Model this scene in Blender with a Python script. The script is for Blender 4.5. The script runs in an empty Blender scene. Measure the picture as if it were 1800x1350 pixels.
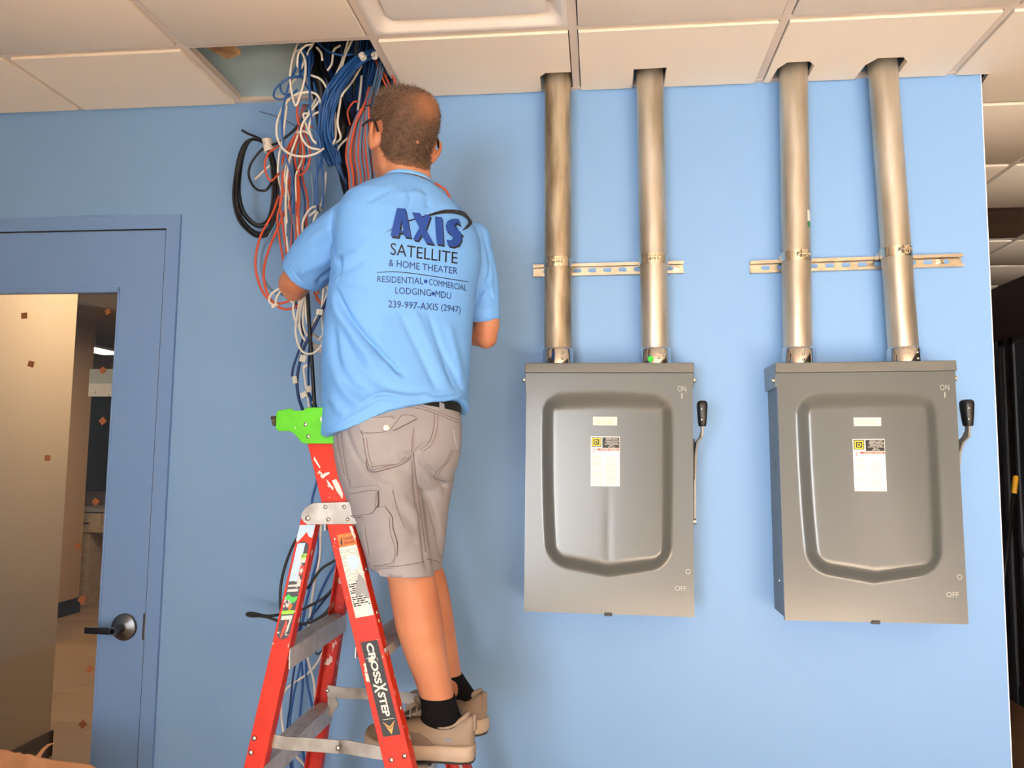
import bpy, bmesh, math, random
import numpy as np
from mathutils import Vector, Matrix
from mathutils.bvhtree import BVHTree

random.seed(7)
SC = bpy.context.scene
COL = SC.collection

# ---------------------------------------------------------------- camera
FPX, YAW, PITCH, ROLL, DIST, EYE = 1374.70, 0.111445, 0.092069, -0.012078, 2.60734, 1.64
H = EYE + 1.26535          # ceiling height
T = 0.6096                 # ceiling module
GX0, GR = -1.907754, 0.395975
XE = 1.23769               # free end of the blue wall


def rot_cam():
    cy, sy = math.cos(YAW), math.sin(YAW)
    cp, sp = math.cos(PITCH), math.sin(PITCH)
    cr, sr = math.cos(ROLL), math.sin(ROLL)
    Rz = np.array([[cy, -sy, 0], [sy, cy, 0], [0, 0, 1]])
    Rx = np.array([[1, 0, 0], [0, cp, -sp], [0, sp, cp]])
    Ry = np.array([[cr, 0, sr], [0, 1, 0], [-sr, 0, cr]])
    return Rz @ Rx @ Ry


RC = rot_cam()
CAM = np.array([0.0, -DIST, EYE])


def ray(u, v):
    return RC @ np.array([(u - 900) / FPX, 1.0, -(v - 675) / FPX])


def P(u, v, y):
    """point of the photograph's pixel (u, v) at the world depth y"""
    d = ray(u, v)
    return CAM + d * ((y + DIST) / d[1])


def px(pts):
    c = (np.asarray(pts, float) - CAM) @ RC
    return 900 + FPX * c[..., 0] / c[..., 1], 675 - FPX * c[..., 2] / c[..., 1]


cam_data = bpy.data.cameras.new('camera')
cam_data.sensor_width = 36.0
cam_data.lens = FPX / 1800 * 36
cam_data.clip_start = 0.02
cam = bpy.data.objects.new('camera', cam_data)
COL.objects.link(cam)
M = Matrix.Identity(4)
for i in range(3):
    M[i][0] = RC[i, 0]
    M[i][1] = RC[i, 2]
    M[i][2] = -RC[i, 1]
    M[i][3] = CAM[i]
cam.matrix_world = M
SC.camera = cam

# ---------------------------------------------------------------- world, light, exposure
world = bpy.data.worlds.new('world')
SC.world = world
world.use_nodes = True
bgn = world.node_tree.nodes['Background']
bgn.inputs[0].default_value = (0.78, 0.87, 1.0, 1)
bgn.inputs[1].default_value = 0.6


def area_light(name, loc, target, sx, sy, power, color, spread=180):
    d = bpy.data.lights.new(name, 'AREA')
    d.shape = 'RECTANGLE'
    d.size, d.size_y = sx, sy
    d.energy = power
    d.color = color
    d.spread = math.radians(spread)
    o = bpy.data.objects.new(name, d)
    COL.objects.link(o)
    o.location = loc
    v = Vector(target) - Vector(loc)
    o.rotation_euler = v.to_track_quat('-Z', 'Y').to_euler()
    return o


# daylight through the glazed shopfront behind the camera
area_light('shopfront_daylight', (-0.7, -7.05, 1.25), (1.6, 0, 1.7), 4.0, 2.2, 37, (0.95, 0.98, 1.0), 46)
# low sun falling through the same shopfront onto the floor
sun_d = bpy.data.lights.new('sun', 'SUN')
sun_d.energy = 285
sun_d.angle = math.radians(0.6)
sun_d.color = (1.0, 0.95, 0.87)
sun = bpy.data.objects.new('sun', sun_d)
COL.objects.link(sun)
sun.rotation_euler = Vector((0.52, 0.74, -0.50)).to_track_quat('-Z', 'Y').to_euler()

vs = SC.view_settings
vs.view_transform = 'Standard'
vs.look = 'None'
vs.gamma = 1.0
vs.exposure = 0.14
vs.use_curve_mapping = False

# ---------------------------------------------------------------- materials


def lin(c):
    out = []
    for x in c[:3]:
        x = x / 255.0
        out.append(x / 12.92 if x <= 0.04045 else ((x + 0.055) / 1.055) ** 2.4)
    return (*out, 1.0)


MATS = {}


def mat(name, rgb, rough=0.6, metal=0.0, noise=None, bump=None, spec=None, coat=0.0, trans=0.0, alpha=None, emit=None):
    """noise = (rgb2, scale, lo, hi[, (sx, sy, sz)])   bump = (scale, strength, distance[, (sx,sy,sz)])"""
    if name in MATS:
        return MATS[name]
    m = bpy.data.materials.new(name)
    m.use_nodes = True
    nt = m.node_tree
    b = nt.nodes['Principled BSDF']
    b.inputs['Base Color'].default_value = lin(rgb)
    b.inputs['Roughness'].default_value = rough
    b.inputs['Metallic'].default_value = metal
    if spec is not None:
        b.inputs['Specular IOR Level'].default_value = spec
    if coat:
        b.inputs['Coat Weight'].default_value = coat
        b.inputs['Coat Roughness'].default_value = 0.15
    if trans:
        b.inputs['Transmission Weight'].default_value = trans
    if alpha is not None:
        b.inputs['Alpha'].default_value = alpha
    if emit:
        b.inputs['Emission Color'].default_value = lin(emit[0])
        b.inputs['Emission Strength'].default_value = emit[1]

    def coords(sc):
        tc = nt.nodes.new('ShaderNodeTexCoord')
        mp = nt.nodes.new('ShaderNodeMapping')
        mp.inputs['Scale'].default_value = sc
        nt.links.new(tc.outputs['Object'], mp.inputs['Vector'])
        return mp.outputs[0]
    if noise:
        rgb2, sc, lo, hi = noise[:4]
        n = nt.nodes.new('ShaderNodeTexNoise')
        n.inputs['Scale'].default_value = sc
        n.inputs['Detail'].default_value = 6
        nt.links.new(coords(noise[4] if len(noise) > 4 else (1, 1, 1)), n.inputs['Vector'])
        r = nt.nodes.new('ShaderNodeValToRGB')
        r.color_ramp.elements[0].position = lo
        r.color_ramp.elements[1].position = hi
        r.color_ramp.elements[0].color = lin(rgb)
        r.color_ramp.elements[1].color = lin(rgb2)
        nt.links.new(n.outputs['Fac'], r.inputs['Fac'])
        nt.links.new(r.outputs['Color'], b.inputs['Base Color'])
    if bump:
        n = nt.nodes.new('ShaderNodeTexNoise')
        n.inputs['Scale'].default_value = bump[0]
        n.inputs['Detail'].default_value = 4
        nt.links.new(coords(bump[3] if len(bump) > 3 else (1, 1, 1)), n.inputs['Vector'])
        bp = nt.nodes.new('ShaderNodeBump')
        bp.inputs['Strength'].default_value = bump[1]
        bp.inputs['Distance'].default_value = bump[2]
        nt.links.new(n.outputs['Fac'], bp.inputs['Height'])
        nt.links.new(bp.outputs['Normal'], b.inputs['Normal'])
    MATS[name] = m
    return m


# ---------------------------------------------------------------- mesh helpers


def link(name, me, m=None, parent=None, smooth=False, auto=None):
    o = bpy.data.objects.new(name, me)
    COL.objects.link(o)
    if m is not None and len(me.materials) == 0:
        me.materials.append(m)
    if smooth:
        me.polygons.foreach_set('use_smooth', [True] * len(me.polygons))
    if auto is not None:
        me.polygons.foreach_set('use_smooth', [True] * len(me.polygons))
        me.set_sharp_from_angle(angle=math.radians(auto))
    if parent is not None:
        o.parent = parent
        o.matrix_parent_inverse = Matrix.Translation(parent['_w']).inverted() if '_w' in parent else Matrix.Identity(4)
    return o


def mk(name, verts, faces, m=None, parent=None, smooth=False, auto=None):
    me = bpy.data.meshes.new(name)
    me.from_pydata([tuple(map(float, v)) for v in verts], [], faces)
    me.update()
    return link(name, me, m, parent, smooth, auto)


def thing(name, loc, label, cat, group=None, kind=None):
    o = bpy.data.objects.new(name, None)
    COL.objects.link(o)
    o.empty_display_size = 0.05
    o.location = tuple(map(float, loc))
    o['_w'] = [float(x) for x in loc]
    tag(o, label, cat, group, kind)
    return o


def tag(o, label=None, cat=None, group=None, kind=None):
    if label:
        o['label'] = label
    if cat:
        o['category'] = cat
    if group:
        o['group'] = group
    if kind:
        o['kind'] = kind
    return o


def absolute(o):
    """the thing's parts are given in its own local frame"""
    if '_w' in o:
        del o['_w']
    return o


class MB:
    """collects shapes for one mesh"""

    def __init__(self):
        self.v, self.f, self.mi = [], [], []

    def add(self, vs_, fs_, mi=0):
        n = len(self.v)
        self.v += [tuple(map(float, q)) for q in vs_]
        self.f += [tuple(i + n for i in q) for q in fs_]
        self.mi += [mi] * len(fs_)
        return self

    def box(self, a, b, mi=0):
        x0, y0, z0 = a
        x1, y1, z1 = b
        return self.add([(x0, y0, z0), (x1, y0, z0), (x1, y1, z0), (x0, y1, z0), (x0, y0, z1), (x1, y0, z1), (x1, y1, z1), (x0, y1, z1)],
                        [(0, 3, 2, 1), (4, 5, 6, 7), (0, 1, 5, 4), (1, 2, 6, 5), (2, 3, 7, 6), (3, 0, 4, 7)], mi)

    def prism(self, pts, off, mi=0):
        """polygon of 3D points extruded by the vector off"""
        n = len(pts)
        a = [np.asarray(q, float) for q in pts]
        b = [q + np.asarray(off, float) for q in a]
        fs = [tuple(range(n))[::-1], tuple(range(n, 2 * n))] + [(i, (i + 1) % n, n + (i + 1) % n, n + i) for i in range(n)]
        return self.add(a + b, fs, mi)

    def tube(self, pts, r, n=8, mi=0, cap=True):
        vs_, fs_ = tube_geo(pts, r, n, cap)
        return self.add(vs_, fs_, mi)

    def build(self, name, m, parent=None, smooth=False, auto=None, bevel=0, seg=2):
        me = bpy.data.meshes.new(name)
        me.from_pydata(self.v, [], self.f)
        ms = m if isinstance(m, (list, tuple)) else [m]
        for q in ms:
            me.materials.append(q)
        if len(ms) > 1:
            me.polygons.foreach_set('material_index', self.mi)
        me.update()
        bm = bmesh.new()
        bm.from_mesh(me)
        bmesh.ops.recalc_face_normals(bm, faces=bm.faces)
        if bevel:
            bmesh.ops.remove_doubles(bm, verts=bm.verts, dist=1e-6)
            bmesh.ops.bevel(bm, geom=[e for e in bm.edges if len(e.link_faces) == 2 and e.calc_face_angle(0) > 0.5], offset=bevel,
                            segments=seg, affect='EDGES', profile=0.5)
        bm.to_mesh(me)
        bm.free()
        o = link(name, me, None, parent, smooth, auto if auto is not None else (60 if bevel else None))
        if bevel:
            o.modifiers.new('weighted', 'WEIGHTED_NORMAL').keep_sharp = True
        return o


def spline(pts, n=8):
    """Catmull-Rom through the points"""
    p = [np.asarray(q, float) for q in pts]
    if len(p) < 3:
        return p
    p = [2 * p[0] - p[1]] + p + [2 * p[-1] - p[-2]]
    out = []
    for i in range(1, len(p) - 2):
        a, b, c, d = p[i - 1], p[i], p[i + 1], p[i + 2]
        for k in range(n):
            t = k / n
            out.append(0.5 * ((2 * b) + (c - a) * t + (2 * a - 5 * b + 4 * c - d) * t * t + (3 * b - a - 3 * c + d) * t ** 3))
    out.append(p[-2])
    return out


def tube_geo(pts, r, n=8, cap=True):
    p = np.asarray(pts, float)
    k = len(p)
    rr = np.full(k, r) if np.isscalar(r) else np.asarray(r, float)
    t = np.gradient(p, axis=0)
    t /= np.linalg.norm(t, axis=1)[:, None] + 1e-12
    ref = np.array([0, 0, 1.0]) if abs(t[0][2]) < 0.9 else np.array([0, 1.0, 0])
    nrm = np.cross(t[0], ref)
    nrm /= np.linalg.norm(nrm)
    vs_, fs_ = [], []
    for i in range(k):
        nrm = nrm - t[i] * nrm.dot(t[i])
        nrm /= np.linalg.norm(nrm) + 1e-12
        b = np.cross(t[i], nrm)
        for j in range(n):
            a = 2 * math.pi * j / n
            vs_.append(p[i] + rr[i] * (math.cos(a) * nrm + math.sin(a) * b))
    for i in range(k - 1):
        for j in range(n):
            fs_.append((i * n + j, i * n + (j + 1) % n, (i + 1) * n + (j + 1) % n, (i + 1) * n + j))
    if cap:
        fs_.append(tuple(range(n))[::-1])
        fs_.append(tuple(range((k - 1) * n, k * n)))
    return vs_, fs_


def loft(rings):
    """closed surface through rings of equal point count"""
    n = len(rings[0])
    vs_ = [q for r in rings for q in r]
    fs_ = []
    for i in range(len(rings) - 1):
        for j in range(n):
            fs_.append((i * n + j, i * n + (j + 1) % n, (i + 1) * n + (j + 1) % n, (i + 1) * n + j))
    fs_.append(tuple(range(n))[::-1])
    fs_.append(tuple(range((len(rings) - 1) * n, len(rings) * n)))
    return vs_, fs_


def text_mesh(body, bold=False):
    """flat outline of a word: list of 2D points in a unit box and triangles"""
    cu = bpy.data.curves.new('t', 'FONT')
    cu.body = body
    cu.resolution_u = 3
    cu.fill_mode = 'FRONT'
    if bold:
        cu.offset = bold if not isinstance(bold, bool) else 0.018
    o = bpy.data.objects.new('t', cu)
    COL.objects.link(o)
    me = bpy.data.meshes.new_from_object(o.evaluated_get(bpy.context.evaluated_depsgraph_get()))
    bm = bmesh.new()
    bm.from_mesh(me)
    bmesh.ops.remove_doubles(bm, verts=bm.verts, dist=1e-5)
    bmesh.ops.triangulate(bm, faces=bm.faces)
    v = np.array([q.co[:2] for q in bm.verts])
    bm.verts.index_update()
    f = [tuple(q.index for q in fc.verts) for fc in bm.faces]
    bm.free()
    bpy.data.objects.remove(o)
    bpy.data.curves.remove(cu)
    bpy.data.meshes.remove(me)
    lo, hi = v.min(0), v.max(0)
    return (v - lo) / (hi - lo), f


def disc(c, nrm, r, h, n=12, dome=True):
    """a rivet head at c along nrm"""
    c = np.asarray(c, float)
    nrm = np.asarray(nrm, float) / np.linalg.norm(nrm)
    a = np.cross(nrm, [0, 0, 1.0])
    if np.linalg.norm(a) < 1e-3:
        a = np.array([1.0, 0, 0])
    a /= np.linalg.norm(a)
    b = np.cross(nrm, a)
    rings = []
    for rr, hh in ((1, 0), (0.95, 0.45), (0.6, 0.85), (0.15, 1.0)) if dome else ((1, 0), (1, 0.9), (0.9, 1.0)):
        rings.append([c + nrm * h * hh + r * rr * (math.cos(t) * a + math.sin(t) * b) for t in np.linspace(0, 2 * math.pi, n, endpoint=False)])
    return loft(rings)
# ================================================================ the setting
m_wall = mat('blue_wall_paint', (124, 164, 210), 0.45, bump=(220, 0.05, 0.002), spec=0.35)
m_doorp = mat('blue_door_paint', (114, 150, 202), 0.35, spec=0.4)
m_cream = mat('cream_wall_paint', (206, 180, 148), 0.7)
m_white = mat('white_ceiling_tile', (250, 236, 216), 0.85, bump=(500, 0.08, 0.001))
m_grid = mat('white_grid_steel', (214, 200, 186), 0.5)
m_base = mat('black_vinyl_base', (34, 32, 32), 0.5)
m_brown = mat('dark_brown_paint', (42, 22, 14), 0.6)
m_greydoor = mat('charcoal_door_paint', (62, 62, 66), 0.5)
m_plen = mat('plenum_board', (178, 204, 218), 0.8, noise=((150, 176, 190), 3, 0.3, 0.7))
m_dark = mat('dark_deck', (38, 36, 36), 0.9)


def wood_floor_mat(name='oak_plank_vinyl', c1_=(184, 166, 146), c2_=(162, 144, 124), c3_=(90, 70, 54)):
    m = mat(name, c1_, 0.5)
    nt = m.node_tree
    b = nt.nodes['Principled BSDF']
    tc = nt.nodes.new('ShaderNodeTexCoord')
    br = nt.nodes.new('ShaderNodeTexBrick')
    br.inputs['Scale'].default_value = 1.0
    br.inputs['Brick Width'].default_value = 1.2
    br.inputs['Row Height'].default_value = 0.18
    br.inputs['Mortar Size'].default_value = 0.002
    br.inputs['Color1'].default_value = lin(c1_)
    br.inputs['Color2'].default_value = lin(c2_)
    br.inputs['Mortar'].default_value = lin(c3_)
    nt.links.new(tc.outputs['Object'], br.inputs['Vector'])
    nt.links.new(br.outputs['Color'], b.inputs['Base Color'])
    return m


# floor
fl = MB().box((-9, -7.2, -0.1), (4.2, 0.15, 0)).build('floor', wood_floor_mat())
tag(fl, 'pale plank floor of the shop', None, None, 'structure')
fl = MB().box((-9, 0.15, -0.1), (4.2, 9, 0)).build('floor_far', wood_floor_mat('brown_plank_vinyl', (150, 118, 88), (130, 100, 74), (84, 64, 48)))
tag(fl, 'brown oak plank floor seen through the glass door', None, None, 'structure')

# blue wall with the door opening (frame outer edge at x -1.496, z 2.492)
DXR, DZT = -1.497, 2.492
DXL = -2.522
w = MB()
w.box((DXR, 0, 0), (XE, 0.15, H + 0.02))
w.box((DXL, 0, DZT), (DXR, 0.15, H + 0.02))
w.box((-9, 0, 0), (DXL, 0.15, H + 0.02))
o = w.build('wall_back', m_wall)
tag(o, 'smooth light blue painted wall behind the electrical boxes', None, None, 'structure')
# corner bead at the free end, its highlight painted as pale colour
o = MB().box((XE, -0.001, 0), (XE + 0.003, 0.03, H)).build('trim_1', mat('bead_highlight', (214, 222, 232), 0.5))
tag(o, 'corner bead with painted pale highlight on the free end of the blue wall', None, None, 'structure')
# wall above the ceiling line
o = MB().box((-9, 0.0, H + 0.02), (XE, 0.15, 4.3)).build('wall_plenum', m_plen)
tag(o, 'grey unpainted wall board above the ceiling opening', None, None, 'structure')
o = MB().box((-9, -7.2, 4.3), (4.2, 9, 4.4)).build('ceiling_deck', m_dark)
tag(o, 'dark roof deck above the suspended ceiling', None, None, 'structure')
# side and shopfront walls (off frame)
o = MB().box((-4.7, -7.2, 0), (-4.6, 0.15, 4.3)).build('wall_left', m_wall)
tag(o, 'blue painted side wall off to the left', None, None, 'structure')
o = MB().box((2.85, -7.2, 0), (2.95, 9, 4.3)).build('wall_right', m_brown)
tag(o, 'dark brown hallway wall behind the blue wall', None, None, 'structure')
o = MB().box((XE - 0.4, 7.2, 0), (2.85, 7.3, 4.3)).build('wall_hall_end', m_brown)
tag(o, 'dark brown end wall of the hallway', None, None, 'structure')
o = MB().box((XE - 0.15, 0.15, 0), (XE - 0.001, 7.2, 4.3)).build('wall_hall', m_brown)
tag(o, 'hallway side of the partition behind the blue wall', None, None, 'structure')
w = MB()
w.box((-4.7, -7.3, 0), (2.95, -7.2, 0.12))
w.box((-4.7, -7.3, 2.75), (2.95, -7.2, 4.3))
w.box((-4.7, -7.3, 0.12), (-1.4, -7.2, 2.75))  # unseen solid bay, added to keep sun and daylight off the left side
for x in (-0.9, 1.0, 2.85):
    w.box((x, -7.3, 0.12), (x + 0.1, -7.2, 2.75))
o = w.build('wall_front', mat('bronze_mullion', (60, 58, 56), 0.5))
tag(o, 'glazed shopfront behind the camera, its left bay closed off to dim the light', None, None, 'structure')

# ------------------------------------------------ suspended ceiling
ceil = thing('ceiling', (0, 0, H), 'suspended ceiling of white tegular tiles in a white grid', None, None, 'structure')
gap, drop, th = 0.0155, 0.0085, 0.02


def tile_mesh(x0, x1, y0, y1, notch=()):
    """tile seen from below: polygon with notches cut in its far (wall) edge"""
    e = 0.004
    low = [(x0, y0), (x1, y0), (x1, y1)]
    for n in sorted(notch, key=lambda q: -q[0]):
        low += [(a, b if b is not None else y1) for a, b in n[1]]
    low += [(x0, y1)]
    b = MB()
    b.prism([(q[0], q[1], H - drop) for q in low], (0, 0, th))
    return b


plain = tile_mesh(gap, T - gap, gap, T - gap).build('ceiling_tile', m_white, ceil, bevel=0.0025)
plain_me = plain.data
first = [plain]


def put_tile(k, y):
    if first:
        t = first.pop()
    else:
        t = bpy.data.objects.new('ceiling_tile', plain_me)
        COL.objects.link(t)
        t.parent = ceil
        t.matrix_parent_inverse = Matrix.Translation(ceil['_w']).inverted()
    t.location = (GX0 + k * T, y, 0)


def has_main(k):
    return -5 <= k <= 7


for r in range(-11, 0):
    for k in range(-4, 8):
        if (r, k) == (-1, 2):
            continue
        put_tile(k, -GR + r * T)
# hallway tiles behind the blue wall
for r in range(1, 12):
    for k in range(5, 8):
        if r == 3 and k == 6:
            continue
        if GX0 + k * T + T < XE:
            continue
        put_tile(k, -GR + r * T)
for k in range(6, 8):
    put_tile(k, -GR)


def notch(c, wdt, yb, ch):
    a = c + wdt
    bb = c - wdt
    return (c, [(a, None), (a, yb + ch), (a - ch * 0.8, yb), (bb + ch * 0.8, yb), (bb, yb + ch * 1.4), (bb - 0.006, None)])


# cut row at the wall
for k in range(-4, 6):
    if k == 1:
        continue
    xa, xb = GX0 + k * T + gap, GX0 + (k + 1) * T - gap
    n = []
    if k == 2:
        n = [notch(-0.146, 0.05, -0.143, 0.02)]
    if k == 3:
        n = [(0.166, [(0.216, None), (0.216, -0.146), (0.11, -0.142), (0.11, None)])]
    if k == 4:
        n = [notch(0.627, 0.056, -0.146, 0.028), notch(0.905, 0.062, -0.148, 0.03)]
    if k == 2:
        # its right-hand corner is cut away by the first pipe
        b = MB()
        low = [(xa, -GR + gap), (xb, -GR + gap), (xb, -0.143), (-0.178, -0.143), (-0.198, -0.118), (-0.2, -0.012), (xa, -0.012)]
        b.prism([(q[0], q[1], H - drop) for q in low], (0, 0, th))
        b.build('ceiling_tile', m_white, ceil)
        continue
    if k == 5:
        # last tile runs on past the end of the wall
        b = MB()
        b.prism([(xa, -GR + gap, H - drop), (xb, -GR + gap, H - drop), (xb, T - GR - gap, H - drop), (XE + 0.055, T - GR - gap, H - drop),
                 (XE + 0.02, -0.012, H - drop), (xa, -0.012, H - drop)], (0, 0, th))
        b.build('ceiling_tile', m_white, ceil)
        continue
    tile_mesh(xa, xb, -GR + gap, -0.012, n).build('ceiling_tile', m_white, ceil)

# T-bars
hw = 0.0122
for k in range(-4, 9):
    x = GX0 + k * T
    y1 = 0.0 if x < XE else 6.9
    MB().box((x - hw, -7.19, H), (x + hw, y1, H + 0.003)).box((x - 0.001, -7.19, H + 0.003), (x + 0.001, y1, H + 0.035)).build('grid_bar', m_grid, ceil)
for r in range(-11, 1):
    y = -GR + r * T
    MB().box((-4.6, y - hw, H - 0.0006), (2.85, y + hw, H + 0.0024)).box((-4.6, y - 0.001, H + 0.0024), (2.85, y + 0.001, H + 0.035)).build('grid_bar', m_grid, ceil)
for r in range(1, 12):
    y = -GR + r * T
    MB().box((XE, y - hw, H - 0.0006), (2.85, y + hw, H + 0.0024)).build('grid_bar', m_grid, ceil)
MB().box((-4.6, -0.02, H - 0.0012), (XE + 0.02, 0, H + 0.0012)).box((-4.6, -0.0015, H), (XE, -0.0002, H + 0.022)).build('wall_angle', m_grid, ceil)

# supply diffuser in the second row
xa, xb = GX0 + 2 * T + 0.0125, GX0 + 3 * T - 0.0125
ya, yb = -GR - T + 0.0125, -GR - 0.0125
cx, cy = (xa + xb) / 2, (ya + yb) / 2
dif = thing('air_diffuser', (cx, cy, H), 'white square air diffuser with a flat centre plate in the ceiling', 'air diffuser')
m_dif = mat('white_diffuser_steel', (236, 228, 218), 0.4)


def rrect(hx, rad, z, n=6):
    out = []
    for sx, sy, a0 in ((1, 1, 0), (-1, 1, 90), (-1, -1, 180), (1, -1, 270)):
        for i in range(n + 1):
            a = math.radians(a0 + 90 * i / n)
            out.append((cx + sx * (hx - rad) + rad * math.cos(a), cy + sy * (hx - rad) + rad * math.sin(a), z))
    return out


hx = (xb - xa) / 2
prof = [(hx, 0.004, H + 0.004), (hx, 0.004, H - 0.004), (hx - 0.012, 0.02, H - 0.007), (hx - 0.02, 0.03, H - 0.004), (hx - 0.035, 0.035, H + 0.012),
        (hx - 0.055, 0.04, H + 0.035), (hx - 0.085, 0.045, H + 0.05), (hx - 0.10, 0.05, H + 0.075)]
rings = [rrect(*q) for q in prof]
n = len(rings[0])
b = MB()
vsx = [q for r in rings for q in r]
b.add(vsx, [(i * n + j, i * n + (j + 1) % n, (i + 1) * n + (j + 1) % n, (i + 1) * n + j) for i in range(len(rings) - 1) for j in range(n)])
b.build('diffuser_frame', m_dif, dif, auto=50)
b = MB()
b.add(*loft([rrect(hx - 0.07, 0.012, H + 0.022), rrect(hx - 0.058, 0.02, H + 0.012), rrect(hx - 0.06, 0.02, H + 0.006), rrect(hx - 0.068, 0.02, H + 0.004)][::-1]))
b.build('diffuser_plate', m_dif, dif, auto=50)
MB().box((xa + 0.03, ya + 0.03, H + 0.09), (xb - 0.03, yb - 0.03, H + 0.10)).build('diffuser_neck', m_dark, dif)

# dark return grille in the hallway ceiling
gx, gy = GX0 + 6 * T + gap, -GR + 3 * T + gap
gr_ = thing('return_grille', (gx + T / 2, gy + T / 2, H), 'dark return-air grille in the hallway ceiling past the wall end', 'air grille')
MB().box((gx, gy, H + 0.02), (gx + T - 2 * gap, gy + T - 2 * gap, H + 0.03)).build('backing', m_dark, gr_)
m_gr = mat('dark_grille', (120, 96, 78), 0.6)
for i in range(14):
    yy = gy + 0.02 + i * 0.04
    MB().prism([(gx, yy, H - 0.004), (gx, yy + 0.003, H - 0.004), (gx, yy + 0.03, H + 0.014), (gx, yy + 0.027, H + 0.014)], (T - 2 * gap, 0, 0)).build('slat', m_gr, gr_)

# ------------------------------------------------ hallway doors on the right-hand wall
def hall_door(name, y0, y1, label):
    d = thing(name, (2.85, (y0 + y1) / 2, 0), label, None, None, 'structure')
    f = MB()
    f.box((2.83, y0, 0), (2.85, y0 + 0.05, 2.5)).box((2.83, y1 - 0.05, 0), (2.85, y1, 2.5)).box((2.83, y0, 2.45), (2.85, y1, 2.5))
    f.build('door_frame', m_greydoor, d, bevel=0.003)
    MB().box((2.842, y0 + 0.052, 0.01), (2.85, y1 - 0.052, 2.447)).build('door_leaf', mat('charcoal_leaf', (50, 50, 54), 0.5), d)
    h = MB().tube([(2.84, y1 - 0.12, 1.03), (2.79, y1 - 0.12, 1.03), (2.785, y1 - 0.14, 1.03), (2.785, y1 - 0.24, 1.03)], 0.011, 10)
    h.add(*disc((2.842, y1 - 0.12, 1.03), (-1, 0, 0), 0.035, 0.012, 16, False))
    h.build('door_handle', mat('dark_chrome', (150, 150, 152), 0.3, 1.0), d, auto=40)
    return d


hall_door('door_2', 2.12, 3.128, 'dark grey hallway door with lever handle at the right edge')
hall_door('door_3', 3.23, 4.24, 'dark grey hallway door frame just past the wall end')
o = MB().box((2.838, 3.128, 0), (2.85, 3.23, 0.12)).box((2.838, -7.2, 0), (2.85, 2.12, 0.12)).box((2.838, 4.24, 0), (2.85, 7.2, 0.12)).build('baseboard_right', m_base)
tag(o, 'black vinyl base along the hallway wall', None, None, 'structure')

# broom leaning in the hallway
br0, br1 = P(1786, 836, 2.6), P(1757, 1080, 2.6)
drc = (br1 - br0) / np.linalg.norm(br1 - br0)
end = br0 + drc * ((br0[2] - 0.08) / -drc[2])
br = thing('broom', (end[0], end[1], 0), 'broom with black handle and yellow tip leaning in the dark hallway', 'broom')
MB().tube([br0 + drc * 0.11, end], 0.014, 10).build('broom_handle', mat('black_plastic', (22, 22, 24), 0.4), br, smooth=True)
MB().tube([br0, br0 + drc * 0.01, br0 + drc * 0.11], [0.011, 0.016, 0.016], 10).build('grip_tip', mat('yellow_plastic', (222, 160, 30), 0.4), br, auto=40)
b = MB()
b.box((end[0] - 0.04, end[1] - 0.14, 0.05), (end[0] + 0.04, end[1] + 0.14, 0.1))
b.build('broom_block', m_base, br, bevel=0.008)
b = MB()
for i in range(14):
    for j in range(4):
        x, y = end[0] - 0.03 + j * 0.02, end[1] - 0.13 + i * 0.02
        b.tube([(x, y, 0.055), (x + random.uniform(-.01, .01), y + random.uniform(-.01, .01), 0.001)], 0.004, 5)
tag(b.build('bristles', m_base, br), kind='stuff')

# ------------------------------------------------ door_1: blue door with a big glass lite
dr = thing('door_1', (-2.0, 0.05, 0), 'blue painted door with tall glass panel and lever handle in blue frame', None, None, 'structure')
LX0, LX1 = -2.466, -1.553      # leaf
GX1, GZ1 = -1.718, 2.216       # glass opening right and top
GXL, GZ0 = -2.30, 0.26
f = MB()
for a, b_ in (((LX1 + 0.005, -0.012, 0), (DXR, 0.16, DZT)), ((DXL, -0.012, 0), (LX0 - 0.003, 0.16, DZT)), ((LX0 - 0.003, -0.012, 2.442), (LX1 + 0.005, 0.16, DZT))):
    f.box(a, b_)
f.build('door_frame', m_doorp, dr)
MB().box((LX1 + 0.0002, -0.007, 0), (LX1 + 0.0048, 0.042, 2.441)).build('door_seal', m_base, dr)
MB().box((LX0, -0.007, 2.4372), (LX1, 0.042, 2.4416)).build('door_seal', m_base, dr)
# stop behind the gap, coloured dark for the shade in it
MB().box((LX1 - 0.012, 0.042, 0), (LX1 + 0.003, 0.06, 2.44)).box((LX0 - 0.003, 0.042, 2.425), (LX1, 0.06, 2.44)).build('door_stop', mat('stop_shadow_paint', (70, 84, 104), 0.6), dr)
b = MB()
b.box((GX1, -0.006, 0.01), (LX1, 0.038, 2.437))
b.box((LX0, -0.006, 0.01), (GXL, 0.038, 2.437))
b.box((GXL, -0.006, GZ1), (GX1, 0.038, 2.437))
b.box((GXL, -0.006, 0.01), (GX1, 0.038, GZ0))
leaf = b.build('door_leaf', m_doorp, dr)
# thin raised lite kit
b = MB()
for a, c in (((GX1 - 0.006, -0.009, GZ0 - 0.006), (GX1 + 0.002, 0.012, GZ1 + 0.012)), ((GXL, -0.009, GZ1 - 0.004), (GX1 + 0.002, 0.012, GZ1 + 0.014))):
    b.box(a, c)
b.build('lite_kit', m_doorp, dr, bevel=0.002)


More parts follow.
